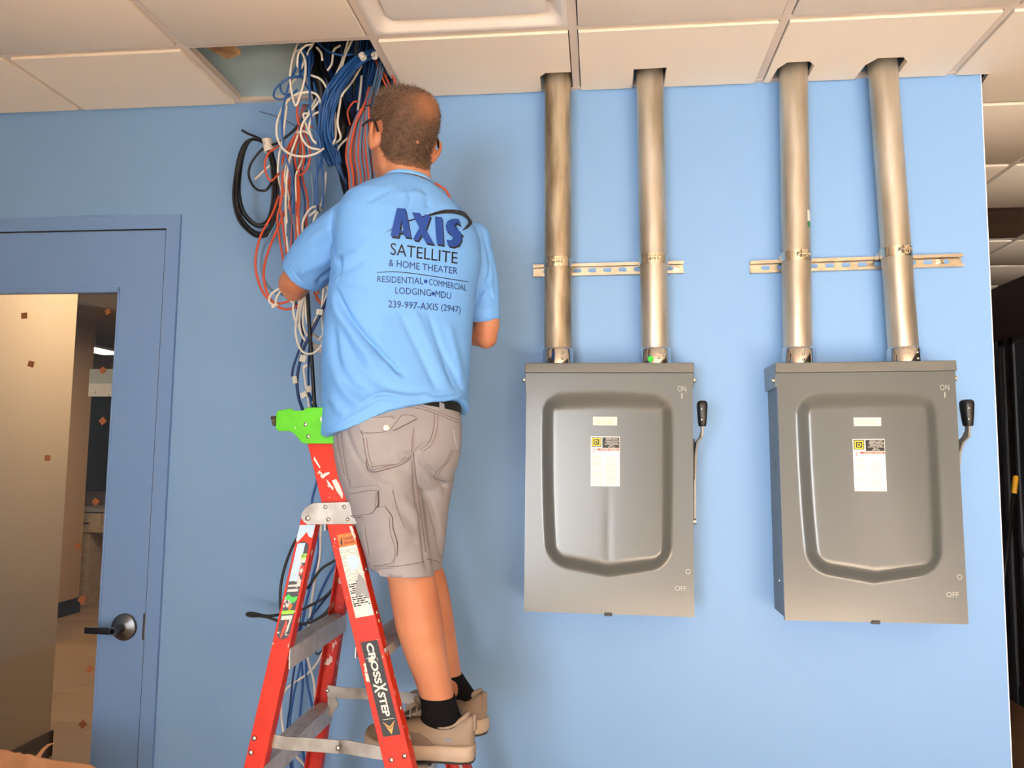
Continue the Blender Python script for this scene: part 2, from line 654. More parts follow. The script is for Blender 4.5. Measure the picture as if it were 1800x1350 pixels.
def glass_mat():
    m = bpy.data.materials.new('clear_glass')
    m.use_nodes = True
    nt = m.node_tree
    nt.nodes.clear()
    out = nt.nodes.new('ShaderNodeOutputMaterial')
    mix = nt.nodes.new('ShaderNodeMixShader')
    tr = nt.nodes.new('ShaderNodeBsdfTransparent')
    tr.inputs[0].default_value = (0.9, 0.9, 0.88, 1)
    gl = nt.nodes.new('ShaderNodeBsdfGlossy')
    gl.inputs['Roughness'].default_value = 0.03
    fr = nt.nodes.new('ShaderNodeFresnel')
    fr.inputs['IOR'].default_value = 1.45
    nt.links.new(fr.outputs[0], mix.inputs[0])
    nt.links.new(tr.outputs[0], mix.inputs[1])
    nt.links.new(gl.outputs[0], mix.inputs[2])
    nt.links.new(mix.outputs[0], out.inputs[0])
    return m


pane = MB().box((GXL, 0.013, GZ0), (GX1, 0.019, GZ1)).build('glass_pane', glass_mat(), dr)
m_cork = mat('cork_pad', (150, 92, 58), 0.9, noise=((120, 70, 42), 300, 0.4, 0.6))
for (u, v, a, s) in ((43, 555, 5, 11), (55, 640, -12, 11), (84, 805, -3, 10), (190, 548, 30, 10), (181, 651, 35, 10), (181, 740, 40, 11), (169, 882, 50, 11),
                     (137, 960, 30, 10), (145, 1054, 48, 12), (158, 1176, 50, 10), (146, 1273, 42, 11)):
    c = P(u, v, 0.0125)
    ca, sa = math.cos(math.radians(a)) * s * 0.00098, math.sin(math.radians(a)) * s * 0.00098
    pts = [c + np.array([ca * i - sa * j, 0, sa * i + ca * j]) for i, j in ((-1, -1), (1, -1), (1, 1), (-1, 1))]
    MB().prism(pts, (0, -0.003, 0)).build('cork_pad', m_cork, pane)
# notice stuck behind the glass
c0, c1 = P(156, 697, 0.024), P(203, 649, 0.024)
zm = c0[2] + (c1[2] - c0[2]) * 0.47
nt_ = thing('paper_notice', (c0[0], 0.022, c0[2]), 'white and grey paper notice on the door glass', 'notice')
MB().box((c0[0], 0.0205, c0[2]), (c1[0], 0.0215, zm)).build('lower_sheet', mat('white_paper', (226, 222, 216), 0.8, noise=((150, 150, 150), 90, 0.62, 0.7)), nt_)
MB().box((c0[0], 0.0205, zm), (c1[0], 0.0215, c1[2])).build('upper_sheet', mat('grey_paper', (176, 180, 176), 0.8), nt_)
# lever handle
hc = P(219, 1102, -0.006)
hm = mat('satin_chrome', (120, 120, 122), 0.28, 1.0)
hm2 = mat('dark_nickel', (70, 70, 74), 0.32, 1.0)
hd = MB()
rg = []
for rr, yy in ((0.046, 0), (0.046, -0.005), (0.043, -0.009), (0.033, -0.012), (0.022, -0.0145), (0.019, -0.016)):
    rg.append([(hc[0] + rr * math.cos(t), -0.006 + yy, hc[2] + rr * math.sin(t)) for t in np.linspace(0, 2 * math.pi, 32, endpoint=False)])
hd.add(*loft(rg))
rose = hd.build('handle_rose', hm, dr, auto=35)
lv = MB()
lv.tube([(hc[0], -0.02, hc[2]), (hc[0], -0.075, hc[2])], [0.0125, 0.0135], 20)
lv.build('handle_neck', hm, rose, auto=35)
lv = MB()
lv.add(*loft([[(hc[0] + x, -0.065 + dy * w2, hc[2] - 0.002 + dz) for dy, dz in ((-1, 0.011), (1, 0.011), (1, -0.011), (-1, -0.011))]
              for x, w2 in ((0.0, 0.008), (-0.03, 0.008), (-0.09, 0.006), (-0.106, 0.005))]))
lv.build('lever', hm2, rose, bevel=0.003)
MB().add(*disc((hc[0], -0.075, hc[2]), (0, -1, 0), 0.0085, 0.003, 16, False)).build('lock_cylinder', mat('dark_steel', (30, 30, 32), 0.35, 1.0), rose, auto=35)
s0, s1 = P(262, 1079, -0.0125), P(257, 1126, -0.0125)
MB().box((LX1 - 0.003, -0.0135, s1[2]), (LX1 + 0.006, -0.004, s0[2])).build('strike_plate', hm, dr, bevel=0.001)

# ------------------------------------------------ room beyond the glass door
o = MB().box((-3.1, 0.15, 0), (-2.95, 1.48, 4.3)).build('wall_beyond', m_cream)
tag(o, 'cream wall seen through the left half of the door glass', None, None, 'structure')
o = MB().box((-2.95, 0.15, 0), (-2.938, 1.492, 0.13)).box((-3.1, 1.48, 0), (-2.938, 1.492, 0.13)).build('baseboard_left', m_base)
tag(o, 'black base at the foot of the cream wall', None, None, 'structure')
w = MB()
w.box((-6.5, 4.3, 0), (-5.29, 5.03, 4.3))
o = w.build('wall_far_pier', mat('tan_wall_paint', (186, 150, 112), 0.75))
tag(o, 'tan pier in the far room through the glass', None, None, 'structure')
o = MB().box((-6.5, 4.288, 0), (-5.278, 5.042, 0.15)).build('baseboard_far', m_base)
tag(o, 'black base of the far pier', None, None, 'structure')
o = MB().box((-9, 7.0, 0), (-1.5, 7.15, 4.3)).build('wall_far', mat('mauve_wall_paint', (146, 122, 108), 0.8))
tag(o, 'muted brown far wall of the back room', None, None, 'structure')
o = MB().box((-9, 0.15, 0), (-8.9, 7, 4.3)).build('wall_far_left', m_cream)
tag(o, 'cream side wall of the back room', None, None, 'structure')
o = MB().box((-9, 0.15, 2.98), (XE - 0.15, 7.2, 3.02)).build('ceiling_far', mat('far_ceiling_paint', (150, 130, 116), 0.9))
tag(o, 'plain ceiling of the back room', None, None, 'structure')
# counter at the far wall
ct = thing('vanity_counter', (-5.1, 5.6, 0), 'light wood counter with two drawers in the far room', 'counter')
m_lw = mat('light_wood', (196, 168, 134), 0.6, noise=((170, 140, 106), 12, 0.35, 0.65, (1, 1, 8)))
zt = 0.99
MB().box((-5.7, 5.33, zt), (-4.5, 5.95, zt + 0.035)).build('worktop', mat('stone_top', (150, 136, 120), 0.4), ct)
for x0 in (-5.69, -5.3, -4.91):
    d = MB().box((x0, 5.35, zt - 0.22), (x0 + 0.38, 5.9, zt - 0.01)).build('drawer', m_lw, ct, bevel=0.004)
    MB().box((x0 + 0.16, 5.335, zt - 0.13), (x0 + 0.24, 5.35, zt - 0.115)).build('pull', m_base, d)
for x0 in (-5.69, -4.76):
    MB().box((x0, 5.37, 0), (x0 + 0.25, 5.9, zt - 0.22)).build('leg_panel', m_lw, ct)
tp = MB().tube(spline([(-5.42, 5.8, zt + 0.03), (-5.42, 5.8, zt + 0.2), (-5.43, 5.72, zt + 0.26), (-5.44, 5.65, zt + 0.19)]), 0.012, 8).build('tap', hm, None, smooth=True)
tag(tp, 'small chrome tap on the far counter', 'tap')
mr = thing('mirror', (-5.9, 6.98, 1.2), 'dark mirror panel above the far counter', 'mirror')
MB().box((-7.4, 6.975, 1.16), (-5.2, 6.985, 2.40)).build('mirror_plate', mat('dark_mirror', (44, 42, 40), 0.25), mr)
for z0 in (2.4, 1.13):
    MB().box((-7.43, 6.97, z0), (-5.2, 6.99, z0 + 0.03)).build('mirror_frame', m_base, mr)
lt = P(166, 615, 6)
o = thing('ceiling_light', lt, 'small bright strip light in the far room', 'light')
MB().box((lt[0] - 0.09, 5.7, lt[2] - 0.02), (lt[0] + 0.14, 6.3, lt[2] + 0.0)).build('diffuser', mat('lit_tube', (255, 244, 224), 0.5, emit=((255, 240, 214), 6)), o)
MB().box((lt[0] - 0.11, 5.66, lt[2]), (lt[0] + 0.16, 6.34, lt[2] + 0.03)).tube([(lt[0], 6, lt[2] + 0.03), (lt[0], 6, 2.98)], 0.006, 6).build('housing', m_grid, o)
# unseen fill lights added to brighten the back room
area_light('back_room_fill', (-4.1, 3.2, 2.9), (-4.3, 3.0, 0), 1.0, 1.0, 80, (1.0, 0.84, 0.66))
area_light('back_room_fill_front', (-2.2, 1.3, 2.9), (-3.0, 1.0, 0.8), 0.6, 0.6, 34, (1.0, 0.84, 0.66))

# wooden offcut lying above the ceiling at the opening
c = P(372, 105, -0.16)
wd = MB()
a0, a1 = P(340, 84, -0.33), P(410, 122, -0.18)
a0[2] = a1[2] = H + 0.075
dv = (a1 - a0) / np.linalg.norm(a1 - a0)
sd = np.array([-dv[1], dv[0], 0])
a0 -= dv * 0.2
wd.add(*loft([[q + sd * s * 0.034 + np.array([0, 0, zz]) for s, zz in ((-1, 0), (1, 0), (1, 0.02), (-1, 0.02))] for q in (a0, a1)]))
o = wd.build('wood_offcut', mat('raw_pine', (196, 160, 116), 0.7, noise=((150, 112, 74), 30, 0.35, 0.65)), bevel=0.003)
tag(o, 'short raw wood offcut poking over the edge of the open ceiling bay', 'wood offcut')

# torn cardboard carton at the lower left
cb = thing('cardboard_box', (-1.85, -0.42, 0), 'open brown cardboard carton with a torn top edge at lower left', 'box')
m_card = mat('corrugated_card', (196, 146, 108), 0.85, noise=((178, 128, 92), 14, 0.3, 0.7))
yb = -0.28
top = [(-140, 1318), (-70, 1312), (0, 1318), (12, 1319), (25, 1324), (33, 1323), (40, 1327), (50, 1326), (58, 1329), (66, 1331), (90, 1336), (112, 1339), (140, 1342), (158, 1345), (168, 1351)]
tp_ = [P(u, v, yb) for u, v in top]
pts = tp_ + [np.array([tp_[-1][0], yb, 0.0]), np.array([tp_[0][0], yb, 0.0])]
MB().prism(pts, (0, 0.005, 0)).build('panel', m_card, cb)
xr, xl = tp_[-1][0], tp_[0][0]
for a, c in (((xr - 0.005, yb - 0.3, 0), (xr, yb, 0.52)), ((xl, yb - 0.3, 0), (xl + 0.005, yb, 0.52)), ((xl, yb - 0.305, 0), (xr, yb - 0.3, 0.46)), ((xl, yb - 0.3, 0.001), (xr, yb, 0.006))):
    MB().box(a, c).build('panel', m_card, cb)
cu = [P(u, v, yb - dy) for u, v, dy in ((70, 1334, 0), (74, 1326, 0.004), (79, 1318, 0.008), (88, 1310, 0.012), (96, 1307, 0.016))]
b = MB()
rg = [[q + np.array([-s, 0, 0.3 * s]) for s in (0.0, w2)] + [q + np.array([-s, 0.003, 0.3 * s]) for s in (w2, 0.0)] for q, w2 in zip(cu, (0.016, 0.012, 0.010, 0.009, 0.004))]
b.add(*loft(rg))
b.build('torn_strip', m_card, cb, auto=40)
# ================================================================ strut channels, conduits, safety switches
m_galv = mat('galvanised_steel', (206, 199, 186), 0.38, 0.72, noise=((166, 154, 134), 14, 0.36, 0.68, (1, 1, 0.2)), bump=(60, 0.04, 0.001))
m_galv2 = mat('weathered_galvanised', (198, 184, 160), 0.42, 0.72, noise=((130, 112, 88), 20, 0.38, 0.66, (1, 1, 0.2)), bump=(60, 0.05, 0.001))
m_zinc = mat('bright_zinc', (216, 208, 190), 0.24, 1.0)
m_chrome = mat('polished_connector', (200, 200, 200), 0.12, 1.0)
m_strut = mat('strut_steel', (206, 196, 178), 0.32, 1.0, noise=((178, 168, 150), 20, 0.3, 0.7))

SW, SHT, SDEP = 0.041, 0.041, 0.0205      # strut height and depth


def strut(x0, z0, x1, z1, label, skip=()):
    st = thing('strut_channel', ((x0 + x1) / 2, 0, (z0 + z1) / 2), label, 'metal channel', 'slotted strut channels on the blue wall')
    L = math.hypot(x1 - x0, z1 - z0)
    d = np.array([(x1 - x0) / L, 0, (z1 - z0) / L])
    up = np.array([-d[2], 0, d[0]])
    o0 = np.array([x0, 0, z0])

    def q(s, t, y):
        return o0 + d * s + up * t + np.array([0, y, 0])
    # back plate with oval slots, given as strips around each slot
    b = MB()
    pitch, sl, shh = 0.0508, 0.029, 0.0072
    n = int((L - 0.02) // pitch)
    off = (L - n * pitch) / 2
    hh = SHT / 2
    yb0, yb1 = -0.0025, -0.0005
    segs = []
    cur = 0.0
    for i in range(n):
        c = off + (i + 0.5) * pitch
        ring = []
        for k in range(7):
            a = math.radians(90 - 180 * k / 6)
            ring.append((c + sl / 2 - shh + shh * math.cos(a), shh * math.sin(a)))
        for k in range(7):
            a = math.radians(270 - 180 * k / 6)
            ring.append((c - sl / 2 + shh + shh * math.cos(a), shh * math.sin(a)))
        m_ = len(ring)
        # outer loop with matching count
        outer = []
        cw = pitch / 2
        for (sx, tz) in ring:
            ex = (sx - c)
            k = max(abs(ex) / cw, abs(tz) / hh)
            outer.append((c + ex / k, tz / k))
        outer2 = []
        for (sx, tz) in outer:
            outer2.append((sx, tz))
        for yy in (yb0,):
            vs_ = [q(a[0], a[1], yy) for a in ring] + [q(a[0], a[1], yy) for a in outer2]
            b.add(vs_, [(k, (k + 1) % m_, m_ + (k + 1) % m_, m_ + k) for k in range(m_)])
        # corners left out by the radial outer loop
        for sx in (-1, 1):
            for sz in (-1, 1):
                cand = [a for a in outer2 if (a[0] - c) * sx > 0 and a[1] * sz > 0]
                top_ = max(cand, key=lambda a: abs(a[0] - c) if abs(abs(a[1]) - hh) < 1e-6 else -1)
                side = max(cand, key=lambda a: abs(a[1]) if abs(abs(a[0] - c) - cw) < 1e-6 else -1)
                b.add([q(*top_, yb0), q(c + sx * cw, sz * hh, yb0), q(*side, yb0)], [(0, 1, 2)])
        # slot wall thickness
        vs_ = [q(a[0], a[1], yb0) for a in ring] + [q(a[0], a[1], yb1) for a in ring]
        b.add(vs_, [(k, (k + 1) % m_, m_ + (k + 1) % m_, m_ + k) for k in range(m_)])
    for s0, s1 in ((0, off), (L - off, L)):
        b.add([q(s0, -hh, yb0), q(s1, -hh, yb0), q(s1, hh, yb0), q(s0, hh, yb0)], [(0, 1, 2, 3)])
    b.build('slotted_back', m_strut, st)
    # side walls with inturned lips
    for sg, nm in ((1, 'flange'), (-1, 'flange')):
        pr = [(hh, -0.0005), (hh, -SDEP), (hh - 0.009, -SDEP), (hh - 0.009, -SDEP + 0.006), (hh - 0.0065, -SDEP + 0.006), (hh - 0.0065, -SDEP + 0.0025), (hh - 0.0025, -SDEP + 0.0025), (hh - 0.0025, -0.0005)]
        pts = [q(0, sg * a, y) for a, y in pr]
        MB().prism(pts, d * L).build(nm, m_strut, st)
    return st, q


st1, q1 = strut(-0.223, 2.2655, 0.2775, 2.2712, 'slotted steel strut behind the left pair of conduits')
st2, q2 = strut(0.4935, 2.2675, 1.1535, 2.2805, 'slotted steel strut behind the right pair of conduits')
for stx, qq, ss in ((st1, q1, (0.482,)), (st2, q2, (0.595,))):
    for s in ss:
        p0 = qq(s, 0, -0.0025)
        MB().add(*disc(p0, (0, -1, 0), 0.013, 0.003, 20, False)).add(*disc(p0 + np.array([0, -0.003, 0]), (0, -1, 0), 0.006, 0.004, 6, False)).build('mounting_screw', m_zinc, stx, auto=40)

PR = 0.04445
PY = -(SDEP + PR)


def conduit(top, bot, mtl, label, scr, extra=None):
    t3, b3 = P(*top, PY), P(*bot, PY)
    d = (t3 - b3) / np.linalg.norm(t3 - b3)
    zb = 1.64 + 0.2965
    base = b3 + d * ((zb - b3[2]) / d[2])
    topp = base + d * (4.2 - zb)
    c = thing('conduit', base, label, 'pipe', 'steel conduits rising from the switch boxes into the ceiling')
    k0 = base + d * 0.045
    n = 40
    pts = [k0 + (topp - k0) * t for t in np.linspace(0, 1, 12)]
    MB().tube(pts, PR, n).build('pipe', mtl, c, auto=40)
    cn = MB()
    cn.tube([base + d * 0.0005, base + d * 0.05, base + d * 0.052, base + d * 0.055], [PR + 0.0055, PR + 0.0055, PR + 0.004, PR + 0.001], n)
    cno = cn.build('connector', m_chrome, c, auto=40)
    for (dx, hz) in scr:
        a = math.radians(dx)
        nrm = np.array([math.sin(a), -math.cos(a), 0])
        MB().add(*disc(base + d * hz + nrm * (PR + 0.0052), nrm, 0.0048, 0.004, 10)).build('set_screw', m_zinc, cno, auto=50)
    return c, base, d


pipes = []
pipes.append(conduit((980.5, 150), (981, 600), m_galv2, 'brown-stained weathered steel conduit, leftmost of the four', ((18, 0.018), (18, 0.036))))
pipes.append(conduit((1142, 140), (1151.5, 600), m_galv, 'steel conduit with a green dot on its connector', ((8, 0.02), (14, 0.038), (34, 0.03))))
pipes.append(conduit((1394.5, 130), (1402, 600), m_galv, 'steel conduit with a small white and green sticker, third from left', ((5, 0.014), (5, 0.03), (5, 0.044))))
pipes.append(conduit((1552, 125), (1587, 600), m_galv, 'leaning steel conduit, rightmost of the four', ((30, 0.016), (30, 0.036))))
# green dot on the second connector
c, base, d = pipes[1]
a = math.radians(-22)
nr = np.array([math.sin(a), -math.cos(a), 0])
MB().add(*disc(base + d * 0.016 + nr * (PR + 0.0056), nr, 0.0095, 0.001, 16, False)).build('green_dot', mat('green_sticker', (60, 214, 50), 0.5), c)
# sticker on the third
c, base, d = pipes[2]
for z0, z1, mm in ((2.395, 2.43, mat('white_sticker', (225, 225, 215), 0.6)), (2.375, 2.394, mat('green_print', (40, 120, 70), 0.6))):
    b = MB()
    ax = base + d * ((z0 - base[2]) / d[2])
    rg = []
    for zz in (z0, z1):
        ax = base + d * ((zz - base[2]) / d[2])
        rg.append([ax + np.array([math.sin(t), -math.cos(t), 0]) * (PR + 0.0006) for t in np.radians(np.linspace(38, 58, 5))])
    b.add(rg[0] + rg[1], [(i, i + 1, 5 + i + 1, 5 + i) for i in range(4)])
    b.build('sticker', mm, c)


def clamp(pi, z, label, ang):
    c, base, d = pipes[pi]
    ax = base + d * ((z - base[2]) / d[2])
    cl = thing('pipe_clamp', (ax[0], 0, z), label, 'pipe clamp', 'pipe clamps holding the conduits to the struts')
    b = MB()
    n = 40
    rg = []
    r0, r1, h = PR + 0.0004, PR + 0.0026, 0.0155
    for rr, zz in ((r0, -h), (r1, -h), (r1, h), (r0, h)):
        rg.append([ax + d * zz + rr * np.array([math.cos(t), math.sin(t), 0]) for t in np.linspace(0, 2 * math.pi, n, endpoint=False)])
    vs_ = [q for r in rg for q in r]
    b.add(vs_, [(i * n + j, i * n + (j + 1) % n, ((i + 1) % 4) * n + (j + 1) % n, ((i + 1) % 4) * n + j) for i in range(4) for j in range(n)])
    b.build('band', m_zinc, cl, auto=40)
    a = math.radians(ang)
    f = np.array([math.sin(a), -math.cos(a), 0])
    l = np.array([math.cos(a), math.sin(a), 0])
    for s in (-1, 1):
        e = ax + f * (PR + 0.001) + l * s * 0.006
        MB().add(*loft([[e + f * ff + l * (s * 0.001 * k) + d * zz for zz in (-0.013, 0.013)] + [e + f * ff + l * (s * 0.001 * k + s * 0.0025) + d * zz for zz in (0.013, -0.013)]
                        for ff, k in ((0.0, 0), (0.018, 0))])).build('ear', m_zinc, cl)
    e = ax + f * (PR + 0.011)
    bb = MB()
    bb.tube([e - l * 0.02, e + l * 0.02], 0.0032, 8)
    bb.tube([e - l * 0.02, e - l * 0.0135], 0.0065, 6)
    bb.tube([e + l * 0.0105, e + l * 0.015], 0.0065, 6)
    bb.build('bolt', m_zinc, cl, auto=40)
    # feet hooked in the strut
    for s in (-1, 1):
        MB().box((ax[0] + s * (PR + 0.001) - 0.0015, -0.05, z - 0.011), (ax[0] + s * (PR + 0.001) + 0.0015, -0.012, z + 0.011)).build('strap_leg', m_zinc, cl)


clamp(0, 2.275, 'bolted pipe clamp on the leftmost stained conduit', 3)
clamp(1, 2.281, 'bolted pipe clamp on the conduit with the green dot', -2)
clamp(2, 2.284, 'bolted pipe clamp on the third conduit from left', 10)
clamp(3, 2.292, 'bolted pipe clamp on the leaning rightmost conduit', 8)

# ------------------------------------------------ safety switches
m_box = mat('grey_enamel', (88, 91, 89), 0.36, 0.0, bump=(18, 0.05, 0.002), spec=0.5, coat=0.55)
m_side = mat('grey_enamel_body', (102, 108, 112), 0.4, 0.0, spec=0.5)
m_rub = mat('black_rubber', (16, 16, 17), 0.42)
m_lab = mat('label_white', (238, 232, 222), 0.55)
m_yel = mat('label_yellow', (236, 206, 40), 0.5)
m_blk = mat('label_black', (18, 18, 18), 0.5)
m_red = mat('label_red', (214, 84, 84), 0.5)
m_txt = mat('label_grey_print', (172, 168, 164), 0.6)
m_txr = mat('label_red_print', (214, 150, 146), 0.6)

BW, BZ0, BZ1, BD = 0.2568, -0.475, 0.294, 0.160


def emboss(x, z):
    """raised panel height over the flat cover (0..1)"""
    t = np.clip((0.2 - z) / 0.53, 0, 1)
    cxl, cxr = -0.208 + 0.016 * t ** 3, 0.200 - 0.006 * t ** 3
    cx = (cxl + cxr) / 2
    hw_ = (cxr - cxl) / 2
    sag_b = 0.032 * (1 - np.abs((x - cx) / hw_)).clip(0, 1)
    sag_t = 0.007 * (1 - np.abs((x - cx) / hw_)).clip(0, 1)
    zb = -0.331 - sag_b
    zt_ = 0.199 + sag_t
    # rounded-box distance with side-dependent widths
    r = 0.066
    dx = np.abs(x - cx) - (hw_ - r)
    dz = np.where(z > -0.05, z - (zt_ - r), (zb + r) - z)
    dist = r - (np.sqrt(np.clip(dx, 0, None) ** 2 + np.clip(dz, 0, None) ** 2) + np.minimum(np.maximum(dx, dz), 0))
    wd = np.where((dz > dx) & (z > -0.05), 0.055, 0.04)
    s = np.clip(dist / wd, 0, 1)
    return s * s * (3 - 2 * s), np.clip(dist, 0, 0.2)


def cover_mesh():
    nx, nz = 120, 170
    xs = np.linspace(-BW, BW, nx)
    zs = np.linspace(BZ0 + 0.001, 0.262, nz)
    X, Z = np.meshgrid(xs, zs)
    h, dist = emboss(X, Z)
    # slightly crowned raised panel with a soft vertical crease low down
    crown = 0.004 * (1 - (X / 0.2) ** 2).clip(0, 1) * np.clip(dist / 0.05, 0, 1)
    crease = 0.0007 * np.exp(-(X / 0.012) ** 2) * np.clip((-0.03 - Z) / 0.2, 0, 1) * h
    Y = -(BD + 0.002) - 0.021 * h - crown + crease
    vs_ = np.stack([X, Y, Z], -1).reshape(-1, 3).tolist()
    fs_ = [(i * nx + j, i * nx + j + 1, (i + 1) * nx + j + 1, (i + 1) * nx + j) for i in range(nz - 1) for j in range(nx - 1)]
    # returned rim
    rim = [j for j in range(nx)] + [i * nx + nx - 1 for i in range(1, nz)] + [(nz - 1) * nx + j for j in range(nx - 2, -1, -1)] + [i * nx for i in range(nz - 2, 0, -1)]
    n0 = len(vs_)
    for i in rim:
        vs_.append([vs_[i][0], -BD + 0.012, vs_[i][2]])
    k = len(rim)
    fs_ += [(rim[i], n0 + i, n0 + (i + 1) % k, rim[(i + 1) % k]) for i in range(k)]
    me = bpy.data.meshes.new('cover')
    me.from_pydata(vs_, [], fs_)
    me.update()
    return me


def cov_y(x, z):
    h, dist = emboss(np.array([x]), np.array([z]))
    crown = 0.004 * max(0, 1 - (x / 0.2) ** 2) * min(1, dist[0] / 0.05)
    crease = 0.0007 * math.exp(-(x / 0.012) ** 2) * min(1, max(0, (-0.03 - z) / 0.2)) * h[0]
    return -(BD + 0.002) - 0.021 * h[0] - crown + crease


COVER = cover_mesh()


def flat_text(body, x0, x1, z0, z1, lift, m, parent, name='lettering', bold=False):
    v, f = text_mesh(body, bold)
    vs_ = []
    for a, b in v:
        x, z = x0 + a * (x1 - x0), z0 + b * (z1 - z0)
        vs_.append((x, cov_y(x, z) - lift, z))
    return mk(name, vs_, f, m, parent)


def panel_quad(x0, x1, z0, z1, lift, m, parent, name, n=3, th_=0.0):
    xs, zs = np.linspace(x0, x1, n + 1), np.linspace(z0, z1, n + 1)
    vs_ = [(x, cov_y(x, z) - lift, z) for z in zs for x in xs]
    fs_ = [(i * (n + 1) + j, i * (n + 1) + j + 1, (i + 1) * (n + 1) + j + 1, (i + 1) * (n + 1) + j) for i in range(n) for j in range(n)]
    return mk(name, vs_, fs_, m, parent, smooth=True)


def safety_switch(x, z, tilt, label, letter, lab, nam, first_):
    s = thing('safety_switch', (x, 0, z), label, 'switch box', 'grey safety switches on the blue wall')
    absolute(s)
    s.rotation_euler = (0, math.radians(tilt), 0)
    # body: open-front tray with slanted lower corner
    MB().box((-BW + 0.004, -BD + 0.012, BZ0 + 0.004), (BW - 0.004, -0.0005, BZ1 - 0.03)).build('body', m_side, s, bevel=0.004)
    cv = link('cover', COVER, m_box, s)
    COVER.polygons.foreach_set('use_smooth', [True] * len(COVER.polygons))
    COVER.set_sharp_from_angle(angle=math.radians(50))
    # rain hood
    hd = MB()
    hd.prism([(-BW - 0.005, -0.001, BZ1), (-BW - 0.005, -BD - 0.004, BZ1), (-BW - 0.005, -BD - 0.006, BZ1 - 0.031), (-BW - 0.005, -BD + 0.004, BZ1 - 0.031), (-BW - 0.005, -BD + 0.006, BZ1 - 0.075), (-BW - 0.005, -0.001, BZ1 - 0.075)], (2 * BW + 0.01, 0, 0))
    hd.build('rain_hood', m_box, s, bevel=0.0025)
    for sx in (-1, 1):
        MB().add(*disc((sx * (BW + 0.005), -BD + 0.018, BZ1 - 0.052), (sx, 0, 0), 0.009, 0.006, 10, False)).add(*disc((sx * (BW + 0.010), -BD + 0.018, BZ1 - 0.052), (sx, 0, 0), 0.0055, 0.005, 8)).build('hood_screw', m_zinc, s, auto=40)
    MB().add(*disc((-BW + 0.004, -0.085, BZ0 + 0.105), (-1, 0, 0), 0.006, 0.004, 10)).build('side_screw', m_zinc, s, auto=40)
    MB().add(*disc((-BW + 0.004, -0.075, -0.02), (-1, 0, 0), 0.019, 0.0015, 20, False)).build('knockout', mat('knockout_grey', (110, 110, 106), 0.4), s, auto=40)
    # latch at the foot
    MB().box((-0.012, -BD - 0.006, BZ0 - 0.004), (0.012, -BD + 0.01, BZ0 + 0.006)).build('latch', mat('latch_dark', (52, 50, 46), 0.4, 0.6), s, bevel=0.0015)
    # labels
    nx0, nx1, nz0, nz1 = nam
    nl = panel_quad(nx0, nx1, nz0, nz1, 0.0009, mat('name_label', (240, 228, 206), 0.5), s, 'name_label')
    m_nt = mat('name_print', (168, 142, 108), 0.6)
    dx, dz = nx1 - nx0, nz1 - nz0
    flat_text('Disconnect Panel ' + letter, nx0 + 0.1 * dx, nx1 - 0.1 * dx, nz0 + 0.56 * dz, nz0 + 0.84 * dz, 0.0013, m_nt, nl)
    flat_text('200 AMP 3 Phase', nx0 + 0.15 * dx, nx1 - 0.15 * dx, nz0 + 0.14 * dz, nz0 + 0.42 * dz, 0.0013, m_nt, nl)
    x0, x1, z0, z1 = lab
    w_, h_ = x1 - x0, z1 - z0
    wl = panel_quad(x0, x1, z0, z1, 0.0009, m_lab, s, 'warning_label', 6)

    def fr(a, b, c, d, m, nm='label_print', lift=0.0013):
        return panel_quad(x0 + a * w_, x0 + b * w_, z1 - d * h_, z1 - c * h_, lift, m, wl, nm, 1)
    fr(0.03, 0.36, 0.018, 0.205, m_blk, 'logo')
    # square emblem: yellow ring, black ring, yellow letter block
    fr(0.055, 0.335, 0.034, 0.19, m_yel, 'logo', 0.0016)
    fr(0.095, 0.295, 0.055, 0.168, m_blk, 'logo', 0.0019)
    flat_text('D', x0 + 0.135 * w_, x0 + 0.26 * w_, z1 - 0.150 * h_, z1 - 0.073 * h_, 0.0022, m_yel, wl, 'logo', 0.03)
    fr(0.40, 0.985, 0.018, 0.232, m_blk, 'title_block')
    for i, (t, a, b) in enumerate((('GENERAL DUTY', .52, .93), ('SAFETY SWITCH', .52, .95), ('INTERRUPTOR DE', .50, .96), ('SEGURIDAD DE', .54, .92), ('SERVICIO GENERAL', .47, .97), ('200 A', .64, .78), ('240 VAC', .60, .84))):
        zt_ = z1 - (0.032 + i * 0.028) * h_
        flat_text(t, x0 + a * w_, x0 + b * w_, zt_ - 0.019 * h_, zt_, 0.0018, m_lab, wl, 'lettering', 0.01)
    flat_text('SQUARE D', x0 + 0.04 * w_, x0 + 0.33 * w_, z1 - 0.236 * h_, z1 - 0.217 * h_, 0.0013, m_txt, wl)
    fr(0.22, 0.985, 0.243, 0.285, m_red, 'danger_bar')
    flat_text('DANGER / PELIGRO', x0 + 0.34 * w_, x0 + 0.93 * w_, z1 - 0.276 * h_, z1 - 0.252 * h_, 0.0018, m_lab, wl)
    ln = MB()
    ln2 = MB()
    rnd = random.Random(3)
    for ci, (a, b) in enumerate(((0.06, 0.46), (0.53, 0.94))):
        yy = 0.38
        while yy < 0.95:
            if rnd.random() < 0.8:
                e = b - rnd.random() * 0.12
                tgt = ln2 if rnd.random() < 0.3 else ln
                zz = z1 - yy * h_
                tgt.add([(x0 + p_ * w_, cov_y(x0 + p_ * w_, zz) - 0.0013, zz + q_) for p_, q_ in ((a, 0), (e, 0), (e, 0.007 * h_), (a, 0.007 * h_))], [(0, 1, 2, 3)])
            yy += 0.021
    for bb, mm in ((ln, m_txt), (ln2, m_txr)):
        tag(bb.build('fine_print', mm, wl), kind='stuff')
    # electric-shock pictogram
    fr(0.06, 0.18, 0.255, 0.275, m_txr, 'pictogram')
    fr(0.09, 0.13, 0.275, 0.33, m_txr, 'pictogram')
    # stamped ON / OFF
    m_st = mat('stamped_enamel', (168, 165, 156), 0.35)
